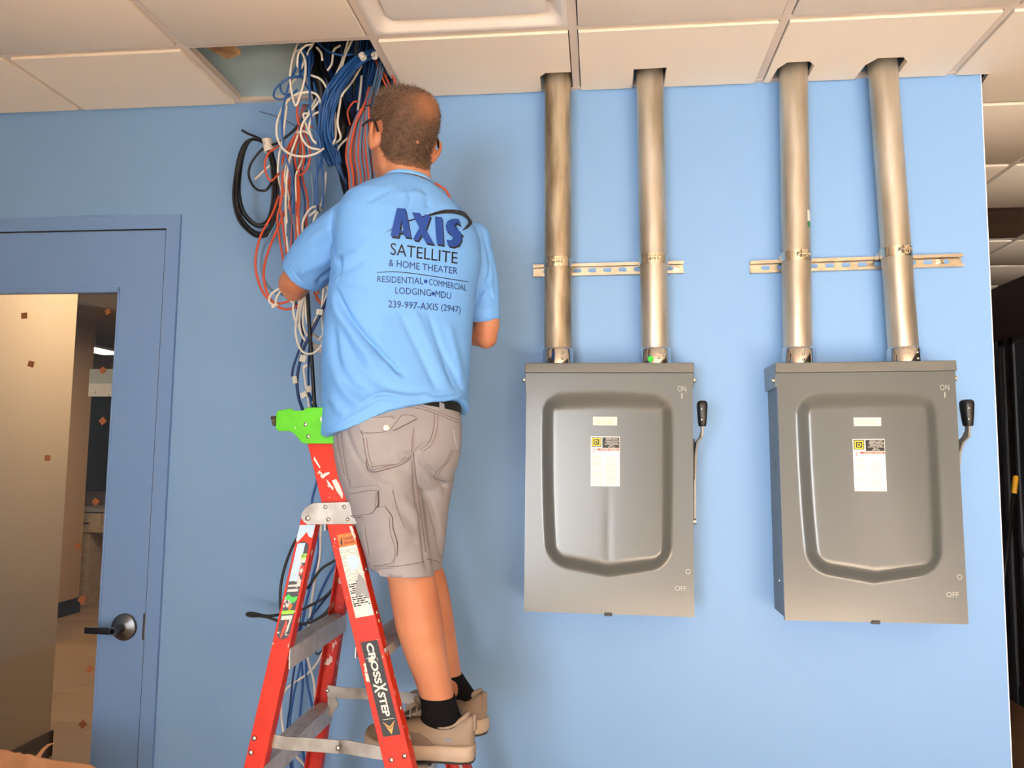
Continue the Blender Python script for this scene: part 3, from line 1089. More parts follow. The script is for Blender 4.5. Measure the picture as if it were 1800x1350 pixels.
    flat_text('ON', 0.212, 0.238, 0.205, 0.222, 0.0008, m_st, cv, 'stamped_letters')
    flat_text('I', 0.223, 0.2265, 0.183, 0.2, 0.0008, m_st, cv, 'stamped_letters')
    flat_text('O', 0.232, 0.246, -0.348, -0.332, 0.0008, m_st, cv, 'stamped_letters')
    flat_text('OFF', 0.2, 0.234, -0.398, -0.383, 0.0008, m_st, cv, 'stamped_letters')
    # operating handle on the right flank
    hn = MB()
    xs = BW - 0.004
    hn.prism([(xs, -0.14, 0.06), (xs, -0.06, 0.05), (xs, -0.06, -0.09), (xs, -0.14, -0.06)], (0.012, 0, 0))
    hn.build('pivot_plate', mat('dark_steel_plate', (58, 58, 58), 0.4, 0.7), s, bevel=0.002)
    m_arm = mat('grey_arm_enamel', (140, 138, 130), 0.38, 0.2)
    arm = MB()
    # lower lever, bent strap then stub under the grip: (x, y, z, half depth)
    path = [(xs + 0.014, -0.105, -0.185, 0.009), (xs + 0.015, -0.11, -0.05, 0.012), (xs + 0.016, -0.122, 0.02, 0.02), (xs + 0.019, -0.135, 0.05, 0.024), (xs + 0.030, -0.150, 0.066, 0.022),
            (xs + 0.033, -0.158, 0.085, 0.013), (xs + 0.033, -0.160, 0.115, 0.012)]
    rg = [[(px_ - 0.003, py_ - hd_, pz_), (px_ + 0.003, py_ - hd_, pz_), (px_ + 0.003, py_ + hd_, pz_), (px_ - 0.003, py_ + hd_, pz_)] for px_, py_, pz_, hd_ in path]
    arm.add(*loft(rg))
    ao = arm.build('handle_arm', m_arm, s, auto=30)
    gp = MB()
    rg = []
    for zz, hxx, hyy in ((0.098, 0.009, 0.015), (0.101, 0.011, 0.017), (0.13, 0.0135, 0.021), (0.16, 0.0155, 0.025), (0.171, 0.0145, 0.024), (0.176, 0.010, 0.018)):
        rg.append([(xs + 0.033 + hxx * math.copysign(abs(math.cos(t)) ** 0.55, math.cos(t)), -0.160 + hyy * math.copysign(abs(math.sin(t)) ** 0.55, math.sin(t)), zz) for t in np.linspace(0, 2 * math.pi, 20, endpoint=False)])
    gp.add(*loft(rg))
    go = gp.build('grip', m_rub, s, auto=50)
    for zz in (0.118, 0.15):
        MB().add(*disc((xs + 0.029, -0.1795 - (zz - 0.118) * 0.12, zz), (0, -1, 0), 0.0028, 0.0012, 8)).build('grip_rivet', m_zinc, go)
    lg = MB().tube([(xs, -0.105, -0.195), (xs + 0.018, -0.105, -0.195)], 0.009, 10)
    lg.build('lever_stop', m_zinc, s, auto=40)
    return s


safety_switch(0.0285, 1.64, 0.0, 'grey safety switch box on the left, between the man and its twin', 'C', (-0.0535, 0.0345, -0.0875, 0.0635), (-0.047, 0.0265, 0.098, 0.124), True)
safety_switch(0.799, 1.643, -0.75, 'grey safety switch box on the right, near the end of the blue wall', 'A', (-0.0520, 0.0390, -0.0925, 0.0605), (-0.046, 0.0315, 0.099, 0.124), False)
# ================================================================ step ladder
def paint_mat(name, base, second, splat=True):
    """red fibreglass with scuffs and dried paint specks"""
    m = mat(name, base, 0.45, spec=0.28)
    nt = m.node_tree
    b = nt.nodes['Principled BSDF']
    tc = nt.nodes.new('ShaderNodeTexCoord')

    def ramp(scale, lo, hi, c0, c1, detail=5, mapping=(1, 1, 1)):
        mp = nt.nodes.new('ShaderNodeMapping')
        mp.inputs['Scale'].default_value = mapping
        nt.links.new(tc.outputs['Object'], mp.inputs['Vector'])
        n = nt.nodes.new('ShaderNodeTexNoise')
        n.inputs['Scale'].default_value = scale
        n.inputs['Detail'].default_value = detail
        nt.links.new(mp.outputs[0], n.inputs['Vector'])
        r = nt.nodes.new('ShaderNodeValToRGB')
        r.color_ramp.elements[0].position = lo
        r.color_ramp.elements[1].position = hi
        r.color_ramp.elements[0].color = c0
        r.color_ramp.elements[1].color = c1
        nt.links.new(n.outputs['Fac'], r.inputs['Fac'])
        return r.outputs['Color']
    k0, k1 = (0, 0, 0, 1), (1, 1, 1, 1)
    c = ramp(14, 0.35, 0.7, lin(base), lin(second))
    f = ramp(42, 0.655, 0.675, k0, k1, 3, (1, 1, 0.55))
    mx = nt.nodes.new('ShaderNodeMix')
    mx.data_type = 'RGBA'
    nt.links.new(f, mx.inputs['Factor'])
    nt.links.new(c, mx.inputs['A'])
    mx.inputs['B'].default_value = lin((214, 204, 196))
    nt.links.new(mx.outputs['Result'], b.inputs['Base Color'])
    return m


m_red1 = paint_mat('orange_red_fibreglass', (206, 44, 14), (188, 36, 14))
m_red2 = paint_mat('faded_red_fibreglass', (206, 62, 54), (182, 44, 40))
m_green = paint_mat('lime_green_plastic', (88, 196, 14), (72, 172, 16))
m_alu = mat('worn_aluminium', (172, 170, 166), 0.5, 0.55, noise=((136, 132, 128), 22, 0.35, 0.7), bump=(90, 0.08, 0.001))
m_alu2 = mat('step_aluminium', (196, 199, 204), 0.42, 0.2, noise=((168, 171, 176), 30, 0.3, 0.7))
m_riv = mat('rivet_steel', (205, 203, 198), 0.28, 1.0)

lad = thing('step_ladder', (-0.62, -0.47, 0), 'orange-red fibreglass step ladder with lime green top under the man', 'ladder')
GROUND = 0.012


def ext(a, b, z):
    a, b = np.asarray(a), np.asarray(b)
    return a + (b - a) * ((z - a[2]) / (b[2] - a[2]))


def rail(a_l, a_r, b_l, b_r, zt, zb, flange, m, name='rail', thick=0.004):
    """C-channel: web between the left and right edge lines, flanges running back by +flange (or -)"""
    tl, tr, bl, br_ = ext(a_l, b_l, zt), ext(a_r, b_r, zt), ext(a_l, b_l, zb), ext(a_r, b_r, zb)
    f = np.array([0, flange, 0])
    t = np.array([0, math.copysign(thick, flange), 0])
    rings = []
    for l, r in ((tl, tr), (bl, br_)):
        e = (r - l) / np.linalg.norm(r - l) * thick
        rings.append([l, r, r + f, r + f - e, r - e + t, l + e + t, l + e + f, l + f])
    b = MB()
    b.add(*loft(rings))
    return b.build(name, m, lad, bevel=0.0015)


ZT, ZBR = 1.70, 1.478     # top of front rails, top of rear rails
# near rails (traced edges on the near plane)
A_L, A_R, A_L2, A_R2 = P(541, 782, -0.680), P(585, 782, -0.680), P(676, 1350, -0.745), P(726, 1350, -0.745)
B_L, B_R, B_L2, B_R2 = P(528, 915, -0.684), P(557, 915, -0.684), P(428, 1350, -0.745), P(463, 1350, -0.745)
railA = rail(A_L, A_R, A_L2, A_R2, ZT, GROUND, 0.036, m_red1)
railB = rail(B_L, B_R, B_L2, B_R2, ZBR, GROUND, 0.034, m_red1)
# far rails, channel open towards the near side
YF0, YF1 = -0.335, -0.245


def far(q, y0, y1):
    """same outline mirrored to the far side of the ladder"""
    return np.array([q[0], y0, q[2]])


def fary(z):
    return -0.335 + (1.70 - z) * 0.105


FA = [np.array([q[0], fary(q[2]), q[2]]) for q in (A_L, A_R, A_L2, A_R2)]
FB = [np.array([q[0], fary(q[2]), q[2]]) for q in (B_L, B_R, B_L2, B_R2)]
FA = [FA[0], FA[1] , FA[2], FA[3]]
railA2 = rail(*FA, ZT, GROUND, -0.036, m_red2)
railB2 = rail(*FB, ZBR, GROUND, -0.034, m_red2)


def on(l, r, l2, r2, z, t):
    """point across a rail web at height z, t = 0 left .. 1 right"""
    a, b = ext(l, l2, z), ext(r, r2, z)
    return a + (b - a) * t


NA, NB = (A_L, A_R, A_L2, A_R2), (B_L, B_R, B_L2, B_R2)
FAq, FBq = tuple(FA), tuple(FB)
# steps
def step(q_n, q_f, z, w, m, t0=0.5, deep=0.062, tall=0.026):
    a, b = on(*q_n, z, t0), on(*q_f, z, t0)
    a = a + np.array([0, 0.004, 0])
    b = b - np.array([0, 0.004, 0])
    s = MB()
    pr = [(-deep / 2, 0), (deep / 2, 0), (deep / 2, -tall), (deep / 2 - 0.003, -tall), (deep / 2 - 0.003, -0.003), (-deep / 2 + 0.003, -0.003), (-deep / 2 + 0.003, -tall), (-deep / 2, -tall)]
    s.add(*loft([[q + np.array([x, 0, zz]) for x, zz in pr] for q in (a, b)]))
    # tread ridges
    for k in range(-2, 3):
        x = k * deep / 6
        s.add(*loft([[q + np.array([x + dx, 0, dz]) for dx, dz in ((-0.002, 0), (0.002, 0), (0.002, 0.0015), (-0.002, 0.0015))] for q in (a, b)]))
    return s.build('step', m, lad)


for z in (0.27, 0.57, 0.872, 1.175, 1.475):
    step(NA, FAq, z, 0.06, m_alu2, deep=0.075)
for z in (0.33, 0.615, 0.895, 1.165):
    step(NB, FBq, z, 0.04, m_alu2, deep=0.05, tall=0.05)
# slanted knee braces under the front steps
for z in (0.872, 1.175):
    a = on(*FAq, z - 0.02, 0.8) + np.array([0.0, -0.1, 0])
    b = on(*FAq, z - 0.25, 0.8) - np.array([0, 0.03, 0])
    MB().tube([a, b], 0.005, 8).build('knee_brace', m_alu2, lad, smooth=True)

# hinge plates between front and rear rails
for yy, off, zs in ((-0.690, -0.004, 0), (None, 0.004, 0)):
    pts = []
    for u, v in ((551, 884), (618, 882), (622, 886), (632, 917), (629, 921), (542, 922), (535, 918), (530, 910), (531, 902), (538, 892)):
        q = P(u, v, -0.701)
        pts.append(q if yy is not None else np.array([q[0], fary(q[2]) + 0.003, q[2]]))
    br_ = MB().prism(pts, (0, off if off < 0 else 0.004, 0)).build('hinge_plate', m_alu, lad, bevel=0.001)
    if yy is not None:
        for u, v, r in ((572, 891, 0.0052), (605, 891, 0.0052), (541, 911, 0.0068), (577, 913, 0.0052), (611, 913, 0.0048)):
            MB().add(*disc(P(u, v, -0.7052), (0, -1, 0), r, 0.004)).build('rivet', m_riv, br_, auto=60)

# lime green top cap
cap_px = [(490, 722), (513, 718), (518, 722), (533, 722), (540, 717), (584, 716), (592, 780), (536, 780), (530, 777), (525, 770), (518, 762), (510, 758), (490, 758), (486, 753), (487, 727)]
near = [P(u, v, -0.692) for u, v in cap_px]
farp = [np.array([q[0], -0.325, q[2]]) for q in near]
MB().prism(near, (0, -0.006, 0)).build('cap_side', m_green, lad, bevel=0.0018)
MB().prism(farp, (0, 0.006, 0)).build('cap_side', m_green, lad, bevel=0.0018)
x0, x1 = near[0][0], near[6][0]
zt_ = near[5][2]
MB().box((near[4][0], -0.694, zt_ - 0.012), (x1, -0.323, zt_)).build('cap_top', m_green, lad, bevel=0.003)
MB().box((near[0][0] + 0.001, -0.696, near[14][2] - 0.042), (near[0][0] + 0.028, -0.321, near[0][2] - 0.002)).build('cap_bar', m_green, lad, bevel=0.004)
c = P(486, 741, -0.66)
MB().add(*disc(P(487, 741, -0.685), (-1, 0, 0), 0.012, 0.010, 8, False)).add(*disc(P(485, 735, -0.69), (-1, 0, 0), 0.006, 0.012, 6, False)).build('cap_bolt', mat('dirty_bolt', (96, 90, 80), 0.5, 0.8), lad, auto=40)
for u, v in ((537, 746), (542, 767), (574, 766), (570, 744)):
    MB().add(*disc(P(u, v, -0.6982), (0, -1, 0), 0.0055, 0.003)).build('cap_rivet', m_riv, lad, auto=60)

# spreader bars, near and far
for side in (0, 1):
    yy = -0.722 if side == 0 else None
    a, m1, b = P(474, 1303, -0.712), P(590, 1313, -0.712), P(676, 1327, -0.712)
    pts = [P(u, v, -0.712) for u, v in ((474, 1301), (505, 1308), (541, 1308), (595, 1314), (606, 1313), (676, 1327))]
    if side:
        pts = [np.array([q[0], fary(q[2]) - 0.046, q[2]]) for q in pts]
    hh = 0.0155
    for i0, i1 in ((0, 4), (3, 6)):
        s = MB()
        rg = []
        for k, q in enumerate(pts[i0:i1]):
            wv = 0.003 * (1 if (k + i0) % 2 else -1) + (0.003 if i0 else 0)
            rg.append([q + np.array([0, wv, -hh]), q + np.array([0, wv + 0.003, -hh]), q + np.array([0, wv + 0.003, hh]), q + np.array([0, wv, hh])])
        s.add(*loft(rg))
        sp = s.build('spreader_bar', m_alu, lad, auto=30)
    for k in (0, 3):
        MB().add(*disc(pts[k] + np.array([0, -0.004, 0]), (0, -1, 0), 0.0058, 0.004)).build('rivet', m_riv, sp, auto=60)
# spreader lug on the far rear rail
q = P(583, 1237, -0.29)
MB().prism([q + np.array([a, 0, b]) for a, b in ((-0.014, 0.045), (0.004, 0.03), (0.018, 0.006), (0.018, -0.01), (-0.002, -0.035), (-0.012, -0.04))], (0, 0.006, 0)).build('spreader_lug', m_alu, lad, bevel=0.001)

# rivets on the near webs
for qd, lst in ((NB, ((447, 1298), (441, 1323))), (NA, ((688, 1336), (711, 1329)))):
    for u, v in lst:
        yv = np.interp(P(u, v, -0.74)[2], [0.9, 1.7], [-0.745, -0.68])
        MB().add(*disc(P(u, v, yv - 0.0015), (0, -1, 0), 0.0062, 0.004)).build('rivet', m_riv, lad, auto=60)
# rivets on the front flange
for v in (1003, 1078, 1092, 1240):
    z = P(690, v, -0.7)[2]
    q = on(*NA, z, 1.0) + np.array([0.0005, 0.018, 0])
    MB().add(*disc(q, (1, 0, 0.2), 0.0055, 0.003)).build('rivet', m_riv, lad, auto=60)


# stickers: given in the rail web's own frame (s = across 0..1, z = height)
def web_pt(qd, s, z, lift=0.0012):
    q = on(*qd, z, s)
    return q + np.array([0, -lift, 0])


def web_quad(qd, s0, s1, z0, z1, m, nm, lift=0.0012, slant=0.0, parent=None):
    pts = [web_pt(qd, s0, z0 - slant * s0, lift), web_pt(qd, s1, z0 - slant * s1, lift), web_pt(qd, s1, z1 - slant * s1, lift), web_pt(qd, s0, z1 - slant * s0, lift)]
    return mk(nm, pts, [(0, 1, 2, 3)], m, parent or lad)


def zof(u, v):
    y = -0.71
    for _ in range(6):
        z = P(u, v, y)[2]
        y = np.interp(z, [0.9, 1.7], [-0.745, -0.68])
    return P(u, v, y)[2]


m_or = mat('sticker_orange', (236, 116, 36), 0.5)
m_ink = mat('sticker_black', (24, 22, 22), 0.5, noise=((190, 186, 180), 34, 0.63, 0.68))
m_ink0 = mat('print_black', (26, 24, 24), 0.5)
m_wht = mat('sticker_white', (212, 209, 205), 0.5)
m_lb = mat('paint_smear_pale_blue', (176, 204, 232), 0.5)
m_grytape = mat('worn_silver_label', (138, 137, 136), 0.5, 0.2)
# orange notice near the top
so = web_quad(NA, 0.3, 0.98, zof(620, 966), zof(612, 944), m_or, 'orange_sticker', slant=-0.013)
zc = zof(616, 955)
for t, dz in (('DANGER', 0.004), ('SHOCK HAZARD', -0.006)):
    v_, f_ = text_mesh(t, 0.02)
    mk('lettering', [web_pt(NA, 0.52 + 0.4 * a, zc + dz + 0.007 * b + 0.013 * (0.52 + 0.4 * a) - 0.004, 0.002) for a, b in v_], f_, m_ink0, so)
mk('pictogram', [web_pt(NA, s, zc + dz, 0.002) for s, dz in ((0.40, -0.009), (0.44, -0.004), (0.46, 0.011), (0.42, 0.014), (0.405, 0.004), (0.36, 0.003))], [(0, 1, 2, 3, 4, 5)], m_ink0, so)
# long white instruction sheet
sw = web_quad(NA, 0.26, 0.97, zof(655, 1090), zof(612, 966), m_wht, 'instruction_label', slant=-0.013)
zA, zB = zof(655, 1088), zof(612, 968)
pr_, pk_ = MB(), MB()
rnd = random.Random(11)
zz = zB - 0.006
while zz > zA + 0.02:
    dark = zz < zA + (zB - zA) * 0.5
    s0 = 0.30
    while s0 < 0.9:
        ln_ = rnd.uniform(0.05, 0.25)
        if rnd.random() < 0.8:
            hh = 0.0030 if dark else 0.0010
            if dark and rnd.random() < 0.8 or not dark:
                (pk_ if dark else pr_).add([web_pt(NA, s, z_ + 0.013 * s, 0.0018) for s, z_ in ((s0, zz), (min(s0 + ln_, 0.94), zz), (min(s0 + ln_, 0.94), zz + hh), (s0, zz + hh))], [(0, 1, 2, 3)])
        s0 += ln_ + 0.03
    zz -= 0.0050 if dark else 0.004
tag(pr_.build('fine_print', mat('ladder_fine_print', (120, 118, 116), 0.6), sw), kind='stuff')
tag(pk_.build('warning_print', m_ink0, sw), kind='stuff')
mk('worn_patch', [web_pt(NA, s, zof(630, v), 0.0024) for s, v in ((0.45, 1042), (0.62, 1025), (0.78, 1007), (0.95, 1017), (0.99, 1045), (0.93, 1053), (0.7, 1042), (0.52, 1050))], [tuple(range(8))], m_grytape, sw)
mk('paint_smear', [web_pt(NA, s, zof(622, v), 0.0024) for s, v in ((0.45, 992), (0.5, 981), (0.66, 975), (0.85, 976), (0.93, 985), (0.88, 994), (0.62, 1003), (0.5, 1003))], [tuple(range(8))], m_lb, sw)
# dried paint on the web above the hinge plate and at the edge
for pts in (((0.62, 845), (0.7, 862), (0.86, 877), (0.93, 868), (0.88, 852), (0.8, 842)), ((0.1, 808), (0.16, 803), (0.3, 822), (0.26, 824)), ((0.25, 838), (0.4, 832), (0.6, 830), (0.6, 833), (0.42, 837), (0.28, 842)), ((0.4, 842), (0.5, 848), (0.62, 858), (0.56, 862), (0.44, 851)), ((0.86, 925), (0.9, 940), (0.97, 952), (0.99, 930), (0.95, 924))):
    mk('paint_smear', [web_pt(NA, s, zof(590, v), 0.0012) for s, v in pts], [tuple(range(len(pts)))], mat('dried_white_paint', (226, 212, 206), 0.6), lad)
# black name strip: letters run down the rail
z0s, z1s = zof(690, 1298), zof(655, 1132)
nm = web_quad(NA, 0.22, 0.86, z0s, z1s, m_ink, 'name_strip', slant=-0.012)


def strip_pt(a, b, lift=0.002):
    """a runs down the strip 0..1, b across it from right (0) to left"""
    s = 0.86 - b * 0.64
    z = z1s + (z0s - z1s) * a + 0.012 * s
    return web_pt(NA, s, z, lift)


for word, a0, a1, b0, b1 in (('CROSS', 0.02, 0.455, 0.30, 0.72), ('X', 0.45, 0.545, 0.12, 0.86), ('STEP', 0.545, 0.80, 0.30, 0.72)):
    v_, f_ = text_mesh(word, 0.035)
    # the words read downwards: their top points to the right of the rail
    mk('lettering', [strip_pt(a0 + (a1 - a0) * p_, b1 - (b1 - b0) * q_) for p_, q_ in v_], f_, m_wht, nm)
mk('rule', [strip_pt(a, b) for a, b in ((0.825, 0.1), (0.83, 0.1), (0.83, 0.8), (0.825, 0.8))], [(0, 1, 2, 3)], m_wht, nm)
m_gold = mat('gold_print', (232, 170, 84), 0.5)
mk('chevron', [strip_pt(a, b) for a, b in ((0.845, 0.12), (0.845, 0.84), (0.985, 0.48), (0.91, 0.48))][:0] or [strip_pt(a, b) for a, b in ((0.85, 0.14), (0.905, 0.48), (0.85, 0.82), (0.985, 0.48))], [(0, 1, 3), (1, 2, 3)], m_gold, nm)
for dd in (0.012, 0.026):
    for b0 in (0.18, 0.78):
        mk('chevron_line', [strip_pt(a, b, 0.0026) for a, b in ((0.855 + dd, b0), (0.861 + dd, b0), (0.917 + dd * 0.6, 0.48), (0.911 + dd * 0.6, 0.48))], [(0, 1, 2, 3)], m_ink0, nm)
# sticker column on the rear near rail
zt2, zb2 = zof(536, 950), zof(494, 1128)
ids = []
b = MB()
pts = []
for k in range(9):
    a = math.pi * k / 8
    pts.append(web_pt(NB, 0.5 + 0.36 * math.cos(a), zt2 - 0.02 + 0.016 * math.sin(a)))
for k in range(9):
    a = math.pi + math.pi * k / 8
    pts.append(web_pt(NB, 0.5 + 0.36 * math.cos(a), zb2 + 0.02 + 0.016 * math.sin(a)))
rs = mk('instruction_strip', pts, [tuple(range(18))], mat('glossy_black_print', (28, 26, 26), 0.35, noise=((196, 188, 188), 60, 0.56, 0.62)), lad)


def rz(f):
    return zt2 + (zb2 - zt2) * f


def patch(f0, f1, s0, s1, m, nm='picture', sl=0.004, parent=None):
    return mk(nm, [web_pt(NB, s, rz(f) + sl * s, 0.0019) for s, f in ((s0, f1), (s1, f1), (s1, f0), (s0, f0))], [(0, 1, 2, 3)], m, rs)


patch(0.04, 0.42, 0.16, 0.62, m_lb, 'paint_smear')
patch(0.16, 0.24, 0.5, 0.86, m_wht)
patch(0.15, 0.20, 0.55, 0.86, mat('print_lime', (150, 220, 60), 0.5))
patch(0.27, 0.36, 0.62, 0.84, mat('print_red', (206, 70, 60), 0.5))
patch(0.30, 0.34, 0.66, 0.80, m_wht)
patch(0.455, 0.475, 0.18, 0.86, m_wht)
patch(0.50, 0.525, 0.2, 0.8, m_wht)
mk('picture', [web_pt(NB, s, rz(f), 0.002) for s, f in ((0.2, 0.56), (0.3, 0.54), (0.55, 0.57), (0.86, 0.56), (0.84, 0.60), (0.6, 0.635), (0.42, 0.6), (0.18, 0.6))], [tuple(range(8))], mat('print_green', (70, 200, 80), 0.5), rs)
mk('picture', [web_pt(NB, s, rz(f), 0.002) for s, f in ((0.45, 0.66), (0.52, 0.63), (0.68, 0.655), (0.6, 0.70), (0.5, 0.70))], [tuple(range(5))], m_or, rs)
patch(0.71, 0.745, 0.16, 0.84, mat('print_lime', (150, 220, 60), 0.5))
patch(0.76, 0.80, 0.2, 0.8, m_wht)
mk('picture', [web_pt(NB, s, rz(f), 0.002) for s, f in ((0.35, 0.96), (0.45, 0.97), (0.62, 0.86), (0.55, 0.80), (0.48, 0.80))], [tuple(range(5))], mat('print_red', (206, 70, 60), 0.5), rs)
mk('picture', [web_pt(NB, s, rz(f), 0.002) for s, f in ((0.6, 0.93), (0.72, 0.9), (0.78, 0.80), (0.7, 0.78))], [tuple(range(4))], m_wht, rs)
mk('paint_smear', [web_pt(NB, s, zof(540, v), 0.0012) for s, v in ((0.04, 924), (0.98, 923), (0.95, 946), (0.72, 944), (0.55, 936), (0.36, 945), (0.12, 955), (0.02, 950))], [tuple(range(8))], m_lb, lad)
# rubber feet
for qd, yy in ((NA, 0), (NB, 0), (FAq, 1), (FBq, 1)):
    q = on(*qd, 0.04, 0.5)
    MB().box((q[0] - 0.04, q[1] - (0.006 if not yy else 0.042), 0.0), (q[0] + 0.04, q[1] + (0.042 if not yy else 0.006), 0.05)).build('rubber_foot', m_rub, lad, bevel=0.004)
# ================================================================ the man on the ladder
m_skin = mat('tanned_skin', (188, 130, 98), 0.5, noise=((178, 112, 82), 9, 0.35, 0.7), bump=(260, 0.06, 0.001), spec=0.35)
m_shirt = mat('light_blue_jersey', (108, 166, 234), 0.62, bump=(900, 0.05, 0.0006), spec=0.3)
m_short = mat('grey_taupe_cotton', (150, 149, 154), 0.85, noise=((138, 135, 141), 7, 0.35, 0.65), bump=(700, 0.12, 0.0008), spec=0.2)
m_sock = mat('black_knit', (14, 14, 17), 0.9, bump=(500, 0.3, 0.001), spec=0.15)

man = thing('person', (-0.44, -0.55, 0.876), 'man in light blue lettered T-shirt and grey cargo shorts standing on the ladder', 'person')
PXM = 0.00155      # metres per pixel at the man's depth


def vec(phi, roll=0.0, pitch=0.0):
    """lateral (to his right) and forward vectors; phi = turn to the left of +y, roll = right side down"""
    p = math.radians(phi)
    r = math.radians(roll)
    L = np.array([math.cos(p) * math.cos(r), math.sin(p) * math.cos(r), -math.sin(r)])
    Fw = np.array([-math.sin(p), math.cos(p), 0.0])
    k = math.radians(pitch)
    Fw = Fw * math.cos(k) + np.array([0, 0, 1.0]) * math.sin(k)
    return L, Fw


def sring(c, L, Fw, a, bf, bb, e=0.85, n=40, dz=None):
    out = []
    for t in np.linspace(0, 2 * math.pi, n, endpoint=False):
        ct, st = math.cos(t), math.sin(t)
        x = a * math.copysign(abs(ct) ** e, ct)
        y = (bf if st > 0 else bb) * math.copysign(abs(st) ** e, st)
        q = np.asarray(c) + L * x + Fw * y
        if dz is not None:
            q = q + np.array([0, 0, dz(x, y)])
        out.append(q)
    return out


def limb(pts, rad, n=20, flat=1.0, sub=5):
    """smooth tapering tube with rounded ends"""
    pp = spline(pts, sub)
    k = np.linspace(0, len(rad) - 1, len(pp))
    rr = np.interp(k, np.arange(len(rad)), rad)
    # rounded caps
    d0 = pp[0] - pp[1]
    d0 /= np.linalg.norm(d0)
    d1 = pp[-1] - pp[-2]
    d1 /= np.linalg.norm(d1)
    pre = [(pp[0] + d0 * rr[0] * s, rr[0] * c) for s, c in ((0.9, 0.42), (0.6, 0.8), (0.3, 0.95))]
    post = [(pp[-1] + d1 * rr[-1] * s, rr[-1] * c) for s, c in ((0.3, 0.95), (0.6, 0.8), (0.9, 0.42))]
    return tube_geo([q for q, _ in pre] + list(pp) + [q for q, _ in post], [r for _, r in pre] + list(rr) + [r for _, r in post], n)


def blob(c, rx, ry, rz, L=None, Fw=None, n=16):
    L = np.array([1.0, 0, 0]) if L is None else L
    Fw = np.array([0, 1.0, 0]) if Fw is None else Fw
    U = np.cross(L, Fw)
    rg = []
    for k in range(1, 12):
        a = math.pi * k / 12
        rg.append([np.asarray(c) + U * (-rz * math.cos(a)) + math.sin(a) * (L * rx * math.cos(t) + Fw * ry * math.sin(t)) for t in np.linspace(0, 2 * math.pi, n, endpoint=False)])
    return loft(rg)


def fuse(name, parts, voxel, smooth, m, parent, iters=None):
    """join closed volumes into one continuous skin"""
    b = MB()
    for p in parts:
        b.add(*p)
    o = b.build(name, m, parent)
    r = o.modifiers.new('r', 'REMESH')
    r.mode = 'VOXEL'
    r.voxel_size = voxel
    r.adaptivity = 0
    s = o.modifiers.new('s', 'SMOOTH')
    s.factor = 0.5
    s.iterations = smooth
    dg = bpy.context.evaluated_depsgraph_get()
    dg.update()
    me = bpy.data.meshes.new_from_object(o.evaluated_get(dg))
    me.name = name
    o.modifiers.clear()
    old = o.data
    o.data = me
    bpy.data.meshes.remove(old)
    if len(me.materials) == 0:
        me.materials.append(m)
    me.polygons.foreach_set('use_smooth', [True] * len(me.polygons))
    return o


def vget(o):
    me = o.data
    v = np.empty(len(me.vertices) * 3)
    me.vertices.foreach_get('co', v)
    n = np.empty(len(me.vertices) * 3)
    me.vertices.foreach_get('normal', n)
    return v.reshape(-1, 3), n.reshape(-1, 3)


def vset(o, v):
    o.data.vertices.foreach_set('co', v.reshape(-1))
    o.data.update()


def seg_dist(u, v, poly):
    """distance in pixels from points to a polyline"""
    d = np.full(u.shape, 1e9)
    tt = np.zeros(u.shape)
    n = len(poly) - 1
    for i in range(n):
        (ax, ay), (bx, by) = poly[i], poly[i + 1]
        ex, ey = bx - ax, by - ay
        L2 = ex * ex + ey * ey + 1e-9
        t = np.clip(((u - ax) * ex + (v - ay) * ey) / L2, 0, 1)
        dd = np.hypot(u - ax - t * ex, v - ay - t * ey)
        m_ = dd < d
        d[m_] = dd[m_]
        tt[m_] = (i + t[m_]) / n
    return d, tt


def sculpt(o, strokes, fade=True):
    """folds: (traced line on the cloth, width in px, depth in m); only the side that was traced moves"""
    v, nr = vget(o)
    toc = CAM - v
    toc /= np.linalg.norm(toc, axis=1)[:, None]
    facing = np.clip((nr * toc).sum(1) * 2.0, 0, 1)
    u_, v_ = px(v)
    disp = np.zeros(len(v))
    for poly, w_, dep in strokes:
        us = [q[0] for q in poly]
        vs2 = [q[1] for q in poly]
        sel = (u_ > min(us) - 4 * w_) & (u_ < max(us) + 4 * w_) & (v_ > min(vs2) - 4 * w_) & (v_ < max(vs2) + 4 * w_)
        ix = np.where(sel)[0]
        if len(ix) == 0:
            continue
        pl = [(float(q[0]), float(q[1])) for q in spline([np.array([*q, 0.0]) for q in poly], 5)]
        d, t = seg_dist(u_[ix], v_[ix], pl)
        amp = np.exp(-(d / w_) ** 2)
        if fade:
            amp = amp * np.clip(np.minimum(t, 1 - t) * 6 + 0.12, 0, 1)
        disp[ix] += dep * amp
    v = v + nr * (disp * facing)[:, None]
    vset(o, v)
    return o


def bvh_of(o):
    v, _ = vget(o)
    return BVHTree.FromPolygons([tuple(q) for q in v], [tuple(p.vertices) for p in o.data.polygons])


def onto(bvh, u, v, lift):
    """point on a surface where the traced pixel meets it, lifted along the surface normal"""
    d = Vector(ray(u, v)).normalized()
    loc, n, i, dist = bvh.ray_cast(Vector(CAM), d)
    if loc is None:
        return None
    if n.dot(d) > 0:
        n = -n
    return np.array(loc + n * lift)


# ---------------------------------------------------------------- joints
PHI_T, PHI_H = 36, 37
S_L, S_R = P(612, 394, -0.645), P(838, 428, -0.46)
E_L, E_R = P(516, 500, -0.50), P(853, 584, -0.40)
W_L, W_R = P(575, 455, -0.285), P(745, 560, -0.255)
HEADC = P(708, 243, -0.575)

